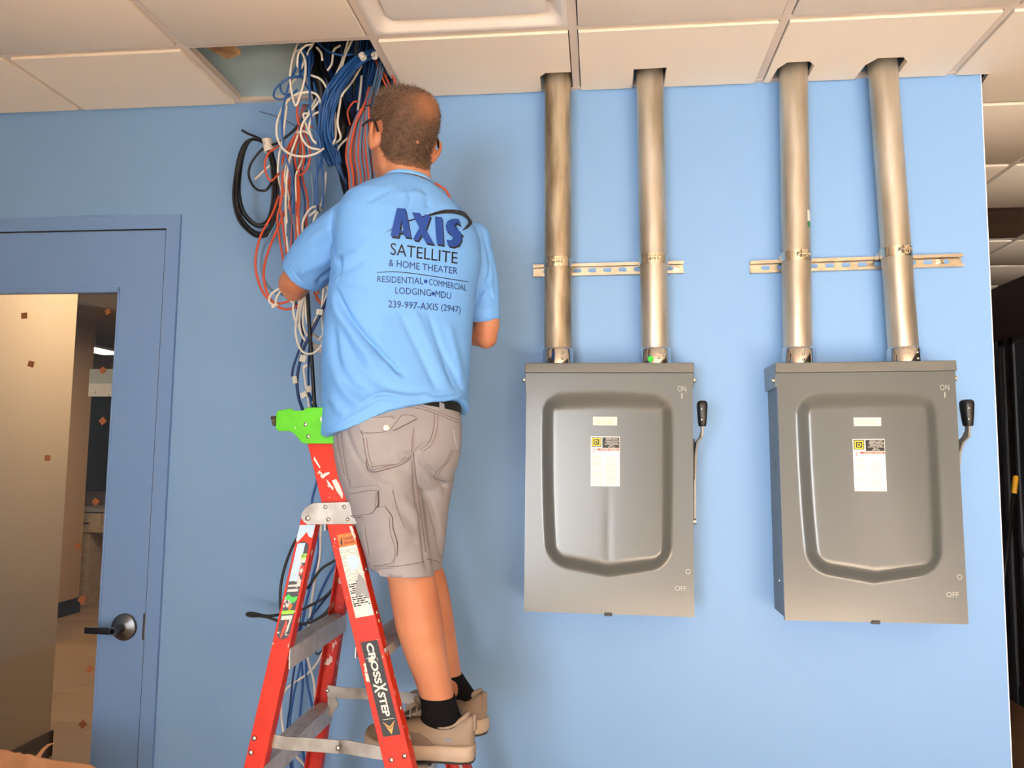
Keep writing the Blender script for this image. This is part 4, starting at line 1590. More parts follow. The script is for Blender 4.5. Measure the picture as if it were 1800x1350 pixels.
# ---------------------------------------------------------------- head
LH, FH = vec(PHI_H, 2, 11)
UH = np.cross(LH, FH)
HS = 1.06
rows = [(-.124, .026, .080, .02), (-.110, .043, .092, .03), (-.085, .057, .097, .045), (-.055, .066, .098, .066), (-.025, .071, .098, .086), (.005, .075, .097, .099), (.035, .079, .101, .105),
        (.062, .0795, .099, .104), (.085, .0735, .089, .095), (.103, .061, .073, .079), (.115, .043, .052, .056), (.122, .021, .026, .028)]
head = loft([sring(HEADC + UH * z * HS, LH, FH, a * HS, f * HS, b * HS, 0.92) for z, a, f, b in rows])


def hp(x, y, z):
    """point in the head's frame: right, forward, up"""
    return HEADC + (LH * x + FH * y + UH * z) * HS


nose = loft([sring(hp(0, 0.098 + d, z), LH, FH, w * HS, 0.012, 0.02, 1.0, 12) for z, w, d in ((-.048, .008, .004), (-.043, .016, .012), (-.034, .015, .016), (-.02, .010, .010), (.0, .008, .003), (.012, .007, -.004))])
lips = blob(hp(0, 0.094, -.073), .024, .010, .009, LH, FH)
chin = blob(hp(0, 0.085, -.108), .022, .016, .016, LH, FH)
brow = blob(hp(0, 0.092, .022), .052, .012, .009, LH, FH)
ears = []
for s in (-1, 1):
    base = hp(s * .075, -.008, -.018)
    out = LH * s * 0.8 - FH * 0.55
    out /= np.linalg.norm(out)
    rim = [base + UH * z + out * o_ - FH * 0.0 + FH * f for z, o_, f in ((-.034, .004, .006), (-.024, .013, .0), (-.006, .022, -.006), (.014, .026, -.008), (.030, .021, -.002), (.036, .010, .010))]
    ears.append(tube_geo(spline(rim, 4), [0.006] * 2 + [0.0062] * (len(spline(rim, 4)) - 3) + [0.005], 10))
    ears.append(blob(base + out * 0.008, .009, .022, .033, out, np.cross(UH, out), 12))
neck = loft([sring(c, *vec(38, r), a, bf, bb, 0.95) for c, r, a, bf, bb in ((P(716, 345, -0.565), 6, .078, .068, .076), (P(715, 318, -0.567), 5, .068, .064, .070), (P(714, 296, -0.568), 3, .0645, .062, .064), (P(713, 272, -0.569), 2, .064, .062, .062), (P(712, 240, -0.57), 0, .058, .058, .058))])
# slim trunk under the clothes
LT, FT = vec(PHI_T, 5)


def wide(uL, uR, v, y):
    a, b = P(uL, v, y), P(uR, v, y)
    return (a + b) / 2, np.linalg.norm(b - a) / 2


trunk_rows = [(640, 800, 352, .09), (612, 826, 385, .10), (606, 818, 450, .105), (598, 812, 560, .105), (600, 806, 660, .10), (602, 800, 740, .105), (606, 792, 800, .09)]
tr_rings = []
for uL, uR, v, b in trunk_rows:
    c, w_ = wide(uL, uR, v, -0.585)
    tr_rings.append(sring(c, *vec(PHI_T, 4), w_ * 0.96, b, b, 0.85))
trunk = loft(tr_rings)
armL = limb([S_L + np.array([.02, 0, 0]), (S_L + E_L) / 2, E_L, E_L * 0.6 + W_L * 0.4, W_L], [.046, .046, .043, .045, .029])
armR = limb([S_R - np.array([.02, 0, 0]), (S_R + E_R) / 2 + np.array([.005, 0, 0]), E_R, E_R * 0.6 + W_R * 0.4, W_R], [.040, .038, .036, .040, .028])
elb = [blob(E_L + np.array([0.0, 0.004, -0.012]), .036, .036, .036), blob(E_R + np.array([0.003, -0.006, -0.016]), .033, .033, .033)]


def hand(Wp, Ep, side, up):
    """palm, four fingers of unequal length and a thumb, half closed"""
    f = (Wp - Ep) / np.linalg.norm(Wp - Ep)
    up = up - f * up.dot(f)
    up /= np.linalg.norm(up)
    lat = np.cross(f, up) * side          # towards the thumb side
    g = []
    rg = []
    for s, w_, t_ in ((-.012, .024, .019), (.01, .030, .018), (.04, .040, .017), (.07, .042, .0145), (.088, .039, .011)):
        rg.append([Wp + f * s + lat * w_ * math.cos(a) + up * t_ * math.sin(a) for a in np.linspace(0, 2 * math.pi, 18, endpoint=False)])
    g.append(loft(rg))
    for k, (ln, off) in enumerate(((.072, .031), (.080, .010), (.074, -.0115), (.058, -.032))):
        b0 = Wp + f * .082 + lat * off
        sp = lat * (off * 0.25)
        p1 = b0 + f * ln * .45 + sp * .5 - up * .006
        p2 = p1 + f * ln * .28 - up * ln * .26 + sp * .3
        p3 = p2 + f * ln * .06 - up * ln * .30
        g.append(tube_geo(spline([b0 - f * .02, b0, p1, p2, p3], 4), [.0085] * 8 + [.0078] * 6 + [.007] * 2 + [.005], 10))
    t0 = Wp + f * .022 + lat * .026
    t1 = t0 + lat * .026 + f * .022 - up * .006
    t2 = t1 + lat * .008 + f * .030 - up * .012
    t3 = t2 + f * .024 - up * .010 - lat * .004
    g.append(tube_geo(spline([t0 - lat * .01, t0, t1, t2, t3], 4), [.012] * 6 + [.0105] * 6 + [.009] * 4 + [.006], 10))
    return g


hands = hand(W_L, E_L, 1, np.array([0, 0, 1.0])) + hand(W_R, E_R, -1, np.array([0, 0, 1.0]))

# legs: traced axis with the calf carried backwards
def leg_pts(rows, y0, y1):
    n = len(rows)
    return [P(u, v, y0 + (y1 - y0) * i / (n - 1)) for i, (u, v, r) in enumerate(rows)], [r for _, _, r in rows]


LROW = [(660, 780, .050), (678, 880, .046), (704, 975, .049), (722, 1015, .059), (730, 1055, .0605), (737, 1095, .0600), (747, 1140, .0535), (758, 1180, .0465), (767, 1215, .0425), (771, 1235, .039), (772, 1246, .030)]
RROW = [(738, 790, .046), (732, 880, .040), (734, 965, .043), (747, 1015, .054), (756, 1055, .055), (764, 1095, .053), (774, 1140, .047), (784, 1180, .041), (790, 1200, .036), (792, 1208, .032), (793, 1214, .026)]
pL, rL = leg_pts(LROW, -0.665, -0.590)
pR, rR = leg_pts(RROW, -0.545, -0.380)
legL = limb(pL, rL, 24, sub=4)
legR = limb(pR, rR, 24, sub=4)

body = fuse('body', [head, nose, lips, chin, brow] + ears + [neck, trunk, armL, armR] + elb + hands + [legL, legR], 0.0042, 6, m_skin, man)
sculpt(body, [([(690, 307), (712, 302), (735, 306), (750, 312)], 2.2, -0.0022), ([(700, 288), (725, 286), (742, 287)], 2.0, -0.0012), ([(672, 262), (676, 282), (684, 300)], 5, -0.002),
              ([(738, 1050), (748, 1110), (757, 1160)], 14, 0.0015), ([(752, 1190), (764, 1225)], 4, 0.002)])
for s in (-1, 1):
    e = MB().add(*blob(hp(s * .031, .088, .002), .0115, .0115, .0115, LH, FH)).build('eye', mat('eye_white', (232, 226, 220), 0.2), man, smooth=True)
    MB().add(*blob(hp(s * .031, .0965, .002), .0055, .0035, .0055, LH, FH)).build('iris', mat('brown_iris', (70, 44, 28), 0.2), e, smooth=True)

# ---------------------------------------------------------------- hair: close crop, thinning at the crown
v, nr = vget(body)
rel = (v - HEADC) / HS
hx_, hy_, hz_ = rel @ LH, rel @ FH, rel @ UH
ang = np.arctan2(hy_, np.abs(hx_))           # +90 front, -90 back
# hairline height by angle around the head
hl = np.interp(np.degrees(ang), [-90, -60, -35, -12, 0, 12, 30, 55, 90], [-.086, -.084, -.070, -.030, .018, -.010, .02, .055, .068])
on_head = (np.abs(rel).max(1) < 0.14) & (np.abs(hx_) < .088)
ear_zone = (np.abs(hx_) > .0685) & (hz_ < .022) & (hz_ > -.07) & (hy_ < .035) & (hy_ > -.04)
hair_v = on_head & (hz_ > hl) & ~ear_zone
cr_u, cr_v = 733, 205
uu, vv2 = px(v)
crown = np.clip(0.85 * np.exp(-(((hx_ - .016) / .036) ** 2 + ((hy_ + .060) / .05) ** 2 + ((hz_ - .066) / .034) ** 2)), 0, 1) * hair_v
edge = np.clip((hz_ - hl) / .02, 0, 1)
hv, hf, hc_ = [], [], []
idx = {}
rng = np.random.default_rng(5)
dark, mid, greyc, skinc = np.array(lin((54, 38, 30))[:3]), np.array(lin((98, 74, 57))[:3]), np.array(lin((142, 122, 106))[:3]), np.array(lin((196, 132, 94))[:3])
for p in body.data.polygons:
    ids_ = list(p.vertices)
    if all(hair_v[i] for i in ids_):
        f = []
        for i in ids_:
            if i not in idx:
                idx[i] = len(hv)
                hv.append(v[i] + nr[i] * (0.0006 + 0.0022 * edge[i]))
                k = min(1.0, 1.05 * crown[i] + 0.25 * (1 - edge[i]))
                base_c = mid * 0.75 + dark * 0.25
                base_c = base_c * (0.72 + 0.5 * rng.random() + 0.28 * math.sin(hx_[i] * 190 + 3 * math.sin(hz_[i] * 120)) * math.sin(hz_[i] * 170 + 1.7))
                hc_.append(base_c * (1 - k) + skinc * k)
            f.append(idx[i])
        hf.append(tuple(f))


def color_mat(name, rough):
    m = bpy.data.materials.new(name)
    m.use_nodes = True
    b = m.node_tree.nodes['Principled BSDF']
    a = m.node_tree.nodes.new('ShaderNodeVertexColor')
    a.layer_name = 'Col'
    m.node_tree.links.new(a.outputs['Color'], b.inputs['Base Color'])
    b.inputs['Roughness'].default_value = rough
    b.inputs['Specular IOR Level'].default_value = 0.3
    return m


hair_ids = np.where(hair_v)[0]
pick = rng.choice(hair_ids, 15000, p=(1 - 0.4 * crown[hair_ids]) / (1 - 0.4 * crown[hair_ids]).sum())
for i in pick:
    q = v[i] + nr[i] * 0.001 + rng.normal(0, .0016, 3)
    top_front = hz_[i] > .085 and hy_[i] > -.02
    ln = rng.uniform(.005, .011) * (0.5 + 0.5 * edge[i]) * (2.0 if top_front else 1.0)
    d = nr[i] * 0.62 + np.array([0, 0, -0.55 if hz_[i] < .08 else 0.15]) + FH * (-0.2 if hz_[i] < .08 else 0.35) + rng.normal(0, .22, 3)
    d /= np.linalg.norm(d)
    sd = np.cross(d, rng.normal(0, 1, 3))
    sd /= np.linalg.norm(sd)
    w_ = .00055
    n0 = len(hv)
    hv += [q - sd * w_, q + sd * w_, q + d * ln]
    hf.append((n0, n0 + 1, n0 + 2))
    t = rng.random()
    cc = dark * (1 - t) + mid * t if rng.random() < 0.6 else greyc
    if crown[i] > 0.25:
        cc = cc * 0.62 + skinc * 0.38
    hc_ += [cc] * 3
me = bpy.data.meshes.new('hair')
me.from_pydata([tuple(map(float, q)) for q in hv], [], hf)
ca = me.color_attributes.new('Col', 'FLOAT_COLOR', 'POINT')
ca.data.foreach_set('color', np.hstack([np.array(hc_), np.ones((len(hc_), 1))]).astype(np.float32).reshape(-1))
me.update()
hair = link('hair', me, color_mat('cropped_brown_hair', 0.7), man, smooth=True)
tag(hair, 'short cropped brown hair thinning at the crown', None, None, 'stuff')
# small scar on the back of the head
bv_body = bvh_of(body)
q = onto(bv_body, 733, 249, 0.004)
MB().add(*blob(q, .004, .003, .0045)).build('scar', m_skin, man, smooth=True)

# ---------------------------------------------------------------- shirt
def zc_shirt(x, y):
    # hem rises over the right hip and hangs low at his left front
    return 0.0


sh_rows = [  # uL, uR, v, depth half, roll
    (674, 762, 322, .066, 5), (664, 776, 330, .074, 6), (640, 800, 346, .088, 6), (614, 826, 367, .108, 6), (600, 842, 398, .122, 6), (594, 845, 440, .132, 5), (592, 836, 490, .134, 4),
    (584, 829, 550, .132, 3), (578, 826, 610, .130, 3), (576, 822, 660, .136, 3), (577, 820, 695, .146, 3)]
rings = []
for uL, uR, v_, b_, rl in sh_rows:
    c, w_ = wide(uL, uR, v_, -0.59)
    L_, F_ = vec(PHI_T, rl)
    pe = math.radians(PHI_T - 14)
    a_ = math.sqrt(max(w_ ** 2 - (b_ * math.sin(pe)) ** 2, 1e-4)) / math.cos(pe)
    rings.append(sring(c, L_, F_, a_, b_, b_, 0.84, 60))
# hem ring: dropped at his left front
hemz = {'z': [(-.22, -.112), (-.17, -.104), (-.12, -.072), (-.05, -.032), (.02, -.020), (.055, -.010), (.09, .004), (.14, .006), (.18, -.014), (.22, -.055)]}


def hemdz(x, y):
    return float(np.interp(x, [q[0] for q in hemz['z']], [q[1] for q in hemz['z']])) - (0.045 * max(0, y) / .13 if x < 0 else 0.01 * max(0, y) / .13)


c, w_ = wide(575, 821, 700, -0.592)
L_, F_ = vec(PHI_T, 3)
a_ = math.sqrt(w_ ** 2 - (.134 * math.sin(pe)) ** 2) / math.cos(pe)
rings.append(sring(c, L_, F_, a_, .150, .150, 0.84, 60, hemdz))
torso = loft(rings[::-1])
SL0 = S_L + np.array([.035, 0.0, .012])
slL = limb([SL0, S_L, S_L * 0.5 + E_L * 0.5 + np.array([0, 0, .006]), S_L * 0.17 + E_L * 0.83], [.060, .074, .071, .066], 28)
cutL = S_L * 0.13 + E_L * 0.87
# flat-ended sleeves
def sleeve(p0, p1, p2, r0, r1, r2, n=28):
    pp = spline([p0, p1, p2], 6)
    rr = np.interp(np.linspace(0, 2, len(pp)), [0, 1, 2], [r0, r1, r2])
    return tube_geo(pp, rr, n)


dL = (E_L - S_L)
dR = (E_R - S_R)
slL = sleeve(S_L - dL * 0.22 + np.array([.03, 0, 0]), S_L + dL * 0.40 + np.array([0, 0, .006]), S_L + dL * 0.80, .064, .072, .067)
slR = sleeve(S_R - dR * 0.10 + np.array([-.02, 0, 0]), S_R + dR * 0.42, S_R + dR * 0.87, .058, .052, .0475)
capL, capR = blob(S_L + np.array([.012, 0, .0]), .062, .062, .062), blob(S_R + np.array([-.012, -.01, .004]), .056, .056, .056)
shirt = fuse('t_shirt', [torso, slL, slR, capL, capR], 0.0042, 5, m_shirt, man)
SHIRT_FOLDS = [
    # long drag folds from his left armpit to the right hip
    ([(588, 505), (612, 555), (650, 600), (690, 640), (712, 662)], 5, -0.010), ([(584, 512), (600, 560), (632, 606), (668, 646)], 9, 0.006),
    ([(596, 560), (618, 620), (660, 668), (720, 690), (780, 694)], 9, -0.006), ([(583, 560), (590, 630), (612, 676), (650, 694)], 8, -0.007),
    ([(590, 640), (602, 680), (628, 708), (648, 712)], 9, 0.006), ([(580, 690), (596, 720), (610, 728)], 8, 0.006),
    ([(700, 545), (728, 600), (752, 650), (770, 690)], 6, -0.004), ([(720, 535), (745, 585), (768, 640), (790, 688)], 8, 0.0035), ([(752, 550), (770, 600), (790, 660), (806, 690)], 5, -0.004),
    ([(788, 570), (800, 620), (812, 672)], 7, 0.004), ([(776, 610), (795, 650), (814, 690)], 4, -0.004),
    # shoulder and yoke creases
    ([(690, 330), (668, 342), (640, 358)], 5, -0.003), ([(715, 332), (722, 350), (714, 366)], 4, -0.002), ([(742, 330), (752, 348), (752, 366)], 5, -0.003), ([(700, 342), (730, 338), (758, 346)], 4, 0.002),
    # armhole seams
    ([(588, 352), (581, 400), (588, 445), (596, 478), (592, 504)], 2.6, -0.0035), ([(846, 398), (858, 440), (862, 474), (850, 505), (836, 535)], 3, -0.004),
    # sleeve folds
    ([(596, 446), (592, 470), (570, 488), (556, 500)], 5, -0.008), ([(598, 470), (584, 490), (566, 502)], 3, -0.006), ([(590, 420), (570, 430), (548, 440)], 6, -0.003), ([(586, 400), (560, 410), (540, 428)], 6, 0.003),
    ([(580, 455), (550, 470), (524, 480)], 8, 0.004),
    ([(862, 440), (870, 480), (872, 520)], 4, -0.003), ([(845, 470), (856, 500), (868, 530)], 4, -0.003), ([(838, 520), (852, 510), (868, 505)], 3, -0.003), ([(836, 540), (852, 534), (870, 532)], 4, 0.003),
    # radiating creases from the left armpit
    ([(594, 496), (618, 502), (648, 510)], 3, -0.0022), ([(594, 482), (618, 470), (645, 452)], 5, -0.0025), ([(592, 440), (612, 440), (640, 434)], 5, -0.0018), ([(598, 462), (622, 444), (650, 420)], 6, 0.002),
    # cuff stitch lines
    ([(508, 462), (524, 488), (546, 505), (568, 510)], 1.4, -0.0015), ([(832, 560), (858, 563), (880, 560)], 1.4, -0.0012),
    # gathered hem at the back
    ([(618, 728), (645, 706), (672, 693), (720, 696), (780, 690)], 5, 0.006), ([(625, 720), (660, 700), (700, 702)], 3, -0.004),
    ([(740, 694), (770, 702), (800, 698), (816, 690)], 4, 0.006), ([(690, 560), (660, 600), (640, 650)], 14, 0.004),
]
sculpt(shirt, [(p_, w_, d_ * 1.4) for p_, w_, d_ in SHIRT_FOLDS])
# collar band
def collar():
    rg = []
    for uL, uR, v_, off in ((676, 757, 314, 0.0), (672, 761, 320, 0.0), (670, 763, 322, -0.003), (678, 756, 313, -0.004)):
        c, w_ = wide(uL, uR, v_, -0.572)
        rg.append(sring(c, *vec(36, 4), w_ * 0.98 + off, w_ + off, w_ * 1.02 + off, 0.95, 40))
    n = 40
    vs_ = [q for r in rg for q in r]
    return vs_, [(i * n + j, i * n + (j + 1) % n, ((i + 1) % 4) * n + (j + 1) % n, ((i + 1) % 4) * n + j) for i in range(4) for j in range(n)]


MB().add(*collar()).build('collar', mat('collar_rib', (120, 184, 246), 0.65), man, smooth=True)

# ---------------------------------------------------------------- shorts
hip_rows = [(608, 806, 700, .112, 6), (598, 808, 722, .122, 6), (590, 809, 752, .132, 5), (590, 806, 785, .134, 4), (597, 800, 815, .122, 3), (608, 792, 836, .100, 3), (630, 772, 858, .07, 3)]
rings = []
for uL, uR, v_, b_, rl in hip_rows:
    c, w_ = wide(uL, uR, v_, -0.605)
    pe = math.radians(PHI_T - 14)
    a_ = math.sqrt(w_ ** 2 - (b_ * math.sin(pe)) ** 2) / math.cos(pe)
    rings.append(sring(c, *vec(PHI_T, rl), a_, b_, b_, 0.86, 48))
hips = loft(rings[::-1])


def short_leg(rows, y0, y1, tilt):
    n = len(rows)
    rg = []
    for i, (u, v_, r) in enumerate(rows):
        c = P(u, v_, y0 + (y1 - y0) * i / (n - 1))
        L_, F_ = vec(60, 0)
        tz = tilt if i == n - 1 else tilt * (i / (n - 1)) ** 2
        rg.append(sring(c, L_, F_, r * 1.02, r * 1.06, r, 0.92, 36, lambda x, y, tz=tz: -tz * (x * 0.5 - y * 0.87)))
    return loft(rg[::-1])


sL = short_leg([(664, 770, .098), (664, 800, .104), (668, 840, .099), (680, 890, .091), (692, 940, .084), (701, 980, .079), (708, 1006, .077)], -0.645, -0.655, 0.10)
sR = short_leg([(736, 770, .092), (738, 800, .096), (738, 840, .088), (732, 890, .083), (730, 940, .078), (728, 975, .0735), (727, 996, .072)], -0.555, -0.53, 0.10)
butt = [blob(P(672, 770, -0.665), .072, .066, .075), blob(P(765, 775, -0.59), .062, .07, .072)]
shorts = fuse('cargo_shorts', [hips, sL, sR] + butt, 0.0042, 5, m_short, man)
SH_FOLDS = [
    # centre seam and crotch creases
    ([(752, 720), (764, 728), (762, 760), (752, 786), (730, 796)], 1.6, -0.0014), ([(727, 792), (729, 830), (733, 870), (741, 920), (747, 965), (748, 1005)], 4, -0.008), ([(729, 795), (742, 786), (756, 778)], 4, -0.005),
    ([(728, 796), (712, 800), (690, 788), (655, 776)], 6, -0.007), ([(728, 800), (700, 812), (670, 822)], 5, -0.004), ([(731, 806), (750, 822), (772, 845), (784, 858)], 5, -0.006), ([(690, 800), (712, 790), (725, 786)], 6, 0.005),
    ([(604, 745), (620, 790), (645, 826), (668, 842)], 5, -0.005), ([(640, 812), (650, 830), (700, 850)], 6, -0.004), ([(735, 850), (760, 900), (776, 960), (782, 990)], 5, -0.007), ([(752, 880), (770, 930), (778, 985)], 4, -0.006),
    ([(745, 835), (765, 862), (780, 868)], 6, 0.005), ([(690, 880), (715, 910), (735, 940)], 9, -0.004), ([(700, 870), (725, 895), (742, 920)], 8, 0.004), ([(690, 975), (715, 962), (735, 950)], 5, -0.0035),
    ([(640, 915), (655, 940), (670, 952)], 6, -0.004), ([(650, 930), (665, 955), (690, 965)], 7, 0.003),
    # side seam, waistband and hem stitching
    ([(598, 742), (603, 790), (609, 830), (616, 858)], 1.5, -0.0015), ([(640, 718), (690, 712), (745, 716), (800, 738)], 1.4, -0.0018), ([(662, 994), (700, 996), (748, 988)], 1.5, -0.0016), ([(750, 984), (766, 986), (776, 990)], 1.5, -0.0016),
    ([(770, 728), (768, 760), (756, 786), (742, 796)], 1.3, -0.0012), ([(680, 700), (682, 722)], 1.2, -0.001), ([(686, 700), (688, 722)], 1.2, -0.001),
    ([(795, 790), (785, 812), (762, 838)], 1.5, -0.002), ([(762, 840), (782, 847)], 1.5, -0.002),
    # front pocket slit on the flank
    ([(587, 760), (592, 790), (600, 812)], 2.5, -0.004),
]
sculpt(shorts, SH_FOLDS, fade=True)
bv_sh = bvh_of(shorts)


def patch_on(bvh, poly, lift, thick, m, name, parent, step_=4.0, edge_drop=0.0):
    """cloth panel laid on a surface: traced outline, real thickness"""
    poly = [np.array(q, float) for q in poly]
    # densify outline, then triangulate a grid inside
    out = []
    for i in range(len(poly)):
        a, b = poly[i], poly[(i + 1) % len(poly)]
        k = max(1, int(np.linalg.norm(b - a) / step_))
        out += [a + (b - a) * j / k for j in range(k)]
    bm = bmesh.new()
    vs_ = [bm.verts.new((q[0], q[1], 0)) for q in out]
    f = bm.faces.new(vs_)
    bmesh.ops.triangulate(bm, faces=[f])
    for _ in range(2):
        es = [e for e in bm.edges if e.calc_length() > step_ * 2]
        if not es:
            break
        bmesh.ops.subdivide_edges(bm, edges=es, cuts=1)
        bmesh.ops.triangulate(bm, faces=bm.faces)
    bm.verts.index_update()
    p2 = [(q.co.x, q.co.y) for q in bm.verts]
    fs_ = [tuple(q.index for q in fc.verts) for fc in bm.faces]
    rim = [(e.verts[0].index, e.verts[1].index) for e in bm.edges if len(e.link_faces) == 1]
    bm.free()
    top_, bot = [], []
    last = None
    for u, v_ in p2:
        t = onto(bvh, u, v_, lift + thick)
        b_ = onto(bvh, u, v_, lift - 0.002)
        if t is None:
            y = last if last is not None else -0.65
            t = P(u, v_, y)
            b_ = t + np.array([0, 0.004, 0])
        last = t[1]
        top_.append(t)
        bot.append(b_)
    n = len(p2)
    fa = fs_ + [tuple(i + n for i in q[::-1]) for q in fs_] + [(a, b, b + n, a + n) for a, b in rim]
    b = MB()
    b.add(top_ + bot, fa)
    return b.build(name, m, parent, auto=50)


# back pocket, its buttoned flap, cargo pockets
patch_on(bv_sh, [(638, 764), (728, 752), (724, 788), (726, 800), (712, 812), (650, 828), (644, 800)], 0.0003, 0.0032, m_short, 'back_pocket', shorts)
patch_on(bv_sh, [(631, 738), (640, 733), (682, 731), (694, 734), (704, 728), (708, 725), (722, 727), (733, 735), (708, 748), (684, 759), (670, 763), (644, 764), (634, 758)], 0.003, 0.0035, m_short, 'pocket_flap', shorts)
q = onto(bv_sh, 679, 752, 0.0066)
MB().add(*disc(q, CAM - q, 0.0075, 0.003, 18, False)).build('button', mat('metal_button', (190, 182, 176), 0.4, 0.6), shorts, auto=40)
patch_on(bv_sh, [(636, 900), (665, 892), (676, 890), (688, 908), (690, 930), (697, 952), (697, 976), (692, 992), (655, 998), (645, 965)], 0.0004, 0.0045, m_short, 'cargo_pocket', shorts)
bv2 = bv_sh
patch_on(bv_sh, [(618, 868), (650, 862), (664, 862), (665, 886), (656, 904), (625, 908)], 0.005, 0.004, m_short, 'cargo_flap', shorts)
patch_on(bv_sh, [(618, 858), (662, 852), (668, 858), (664, 866), (620, 868)], 0.0008, 0.003, m_short, 'cargo_flap', shorts)
patch_on(bv_sh, [(796, 755), (803, 757), (806, 780), (803, 790), (798, 774)], 0.001, 0.004, m_short, 'pocket_flap', shorts)
patch_on(bv_sh, [(770, 700), (778, 700), (780, 722), (772, 722)], 0.0002, 0.004, m_short, 'belt_loop', shorts)
# folded hem bands
patch_on(bv_sh, [(664, 1000), (700, 999), (747, 992), (747, 1008), (700, 1016), (668, 1013)], 0.0002, 0.0022, m_short, 'hem_band', shorts)

# stitched seams: fine raised thread lines
m_seam = mat('stitch_thread', (122, 104, 102), 0.9)


def seam(bvh, line, lift, parent, r=0.0008, m=None, name='seam'):
    pl = spline([np.array([*q, 0.0]) for q in line], 6)
    pts = [onto(bvh, q[0], q[1], lift) for q in pl]
    run = []
    for q in pts + [None]:
        if q is None or (run and np.linalg.norm(q - run[-1]) > 0.05):
            if len(run) > 2:
                MB().tube(run, r, 5).build(name, m or m_seam, parent, smooth=True)
            run = [] if q is None else [q]
        else:
            run.append(q)


for line, lf in (([(770, 728), (768, 755), (758, 782), (742, 794)], 0.0006), ([(764, 727), (762, 755), (752, 780), (738, 791)], 0.0006), ([(598, 742), (603, 790), (609, 830), (616, 856)], 0.0006), ([(592, 760), (597, 792), (606, 835)], 0.0006),
                 ([(626, 722), (680, 712), (740, 714), (804, 738)], 0.0006), ([(626, 726), (680, 717), (740, 719), (804, 743)], 0.0006), ([(680, 698), (682, 714)], 0.0006), ([(686, 698), (688, 714)], 0.0006),
                 ([(640, 770), (644, 800), (652, 824)], 0.004), ([(645, 770), (649, 800), (656, 822)], 0.004), ([(654, 825), (690, 818), (714, 808), (724, 798)], 0.004), ([(654, 821), (690, 814), (712, 804)], 0.004), ([(726, 754), (723, 776), (722, 794)], 0.004),
                 ([(634, 756), (645, 761), (670, 760), (684, 756)], 0.0068), ([(634, 739), (640, 736), (682, 734), (692, 737)], 0.0068), ([(686, 755), (696, 742), (706, 731), (720, 731), (730, 735)], 0.0068),
                 ([(622, 905), (655, 901), (662, 886), (662, 866)], 0.0094), ([(660, 994), (690, 988), (693, 960), (686, 935), (684, 910)], 0.0052), ([(650, 988), (688, 983)], 0.0052), ([(640, 905), (646, 940), (652, 975)], 0.0052),
                 ([(664, 995), (700, 995), (746, 987)], 0.0008), ([(750, 983), (766, 985), (776, 990)], 0.0008), ([(795, 790), (785, 812), (762, 838), (782, 846)], 0.0008), ([(768, 836), (790, 808), (798, 792)], 0.0008), ([(690, 862), (700, 900), (712, 930)], 0.0006)):
    seam(bv_sh, line, lf, shorts)
m_edge = mat('flap_edge_shade', (104, 90, 90), 0.9)  # dark lines standing for the shade along flap edges and the leg crease
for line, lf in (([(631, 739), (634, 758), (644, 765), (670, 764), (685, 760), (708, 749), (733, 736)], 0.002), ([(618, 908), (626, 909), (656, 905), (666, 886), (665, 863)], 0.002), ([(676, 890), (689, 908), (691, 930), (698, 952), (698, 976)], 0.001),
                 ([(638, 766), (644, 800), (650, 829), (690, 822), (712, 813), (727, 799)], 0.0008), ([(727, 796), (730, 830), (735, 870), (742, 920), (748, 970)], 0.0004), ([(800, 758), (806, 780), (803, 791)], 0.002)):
    seam(bv_sh, line, lf, shorts, 0.0011, m_edge, 'edge_shade')
# belt
rg = []
for v_, off in ((699, 0.0), (699, .004), (714, .004), (714, 0.0)):
    c, w_ = wide(606, 807, v_, -0.605)
    a_ = math.sqrt(w_ ** 2 - (.114 * math.sin(pe)) ** 2) / math.cos(pe)
    rg.append(sring(c, *vec(PHI_T, 6), a_ + off - 0.001, .114 + off, .114 + off, 0.86, 48))
n = 48
b = MB().add([q for r in rg for q in r], [(i * n + j, i * n + (j + 1) % n, ((i + 1) % 4) * n + (j + 1) % n, ((i + 1) % 4) * n + j) for i in range(4) for j in range(n)])
b.build('belt', mat('black_leather', (12, 12, 13), 0.5), man, auto=50)

# ---------------------------------------------------------------- shirt print
bv_shirt = bvh_of(shirt)


def bil(quad, a, b):
    """quad = px corners bottom-left, bottom-right, top-right, top-left"""
    q = [np.array(p, float) for p in quad]
    return (q[0] * (1 - a) + q[1] * a) * (1 - b) + (q[3] * (1 - a) + q[2] * a) * b


def flatprint(name, pts2, faces, m, lift=0.0012):
    vs_ = []
    for u, v_ in pts2:
        q = onto(bv_shirt, u, v_, lift)
        k = 0
        while (q is None or q[1] > -0.5) and k < 30:      # keep the print on the back of the shirt
            k += 1
            q = onto(bv_shirt, u - 1.5 * k, v_, lift)
        vs_.append(q if q is not None else P(u, v_, -0.6))
    return mk(name, vs_, faces, m, shirt)


m_navy = mat('royal_blue_print', (8, 62, 148), 0.55)
m_pblk = mat('black_print', (14, 16, 24), 0.55)
m_pnav = mat('navy_print', (26, 52, 108), 0.55)


def word(t, quad, m, bold=False, lift=0.0012):
    v_, f_ = text_mesh(t, bold)
    flatprint('lettering', [bil(quad, a, b) for a, b in v_], f_, m, lift)


K = 220 / 1350.0


def cp(x, y):
    return (640 + x * K, 350 + y * K)


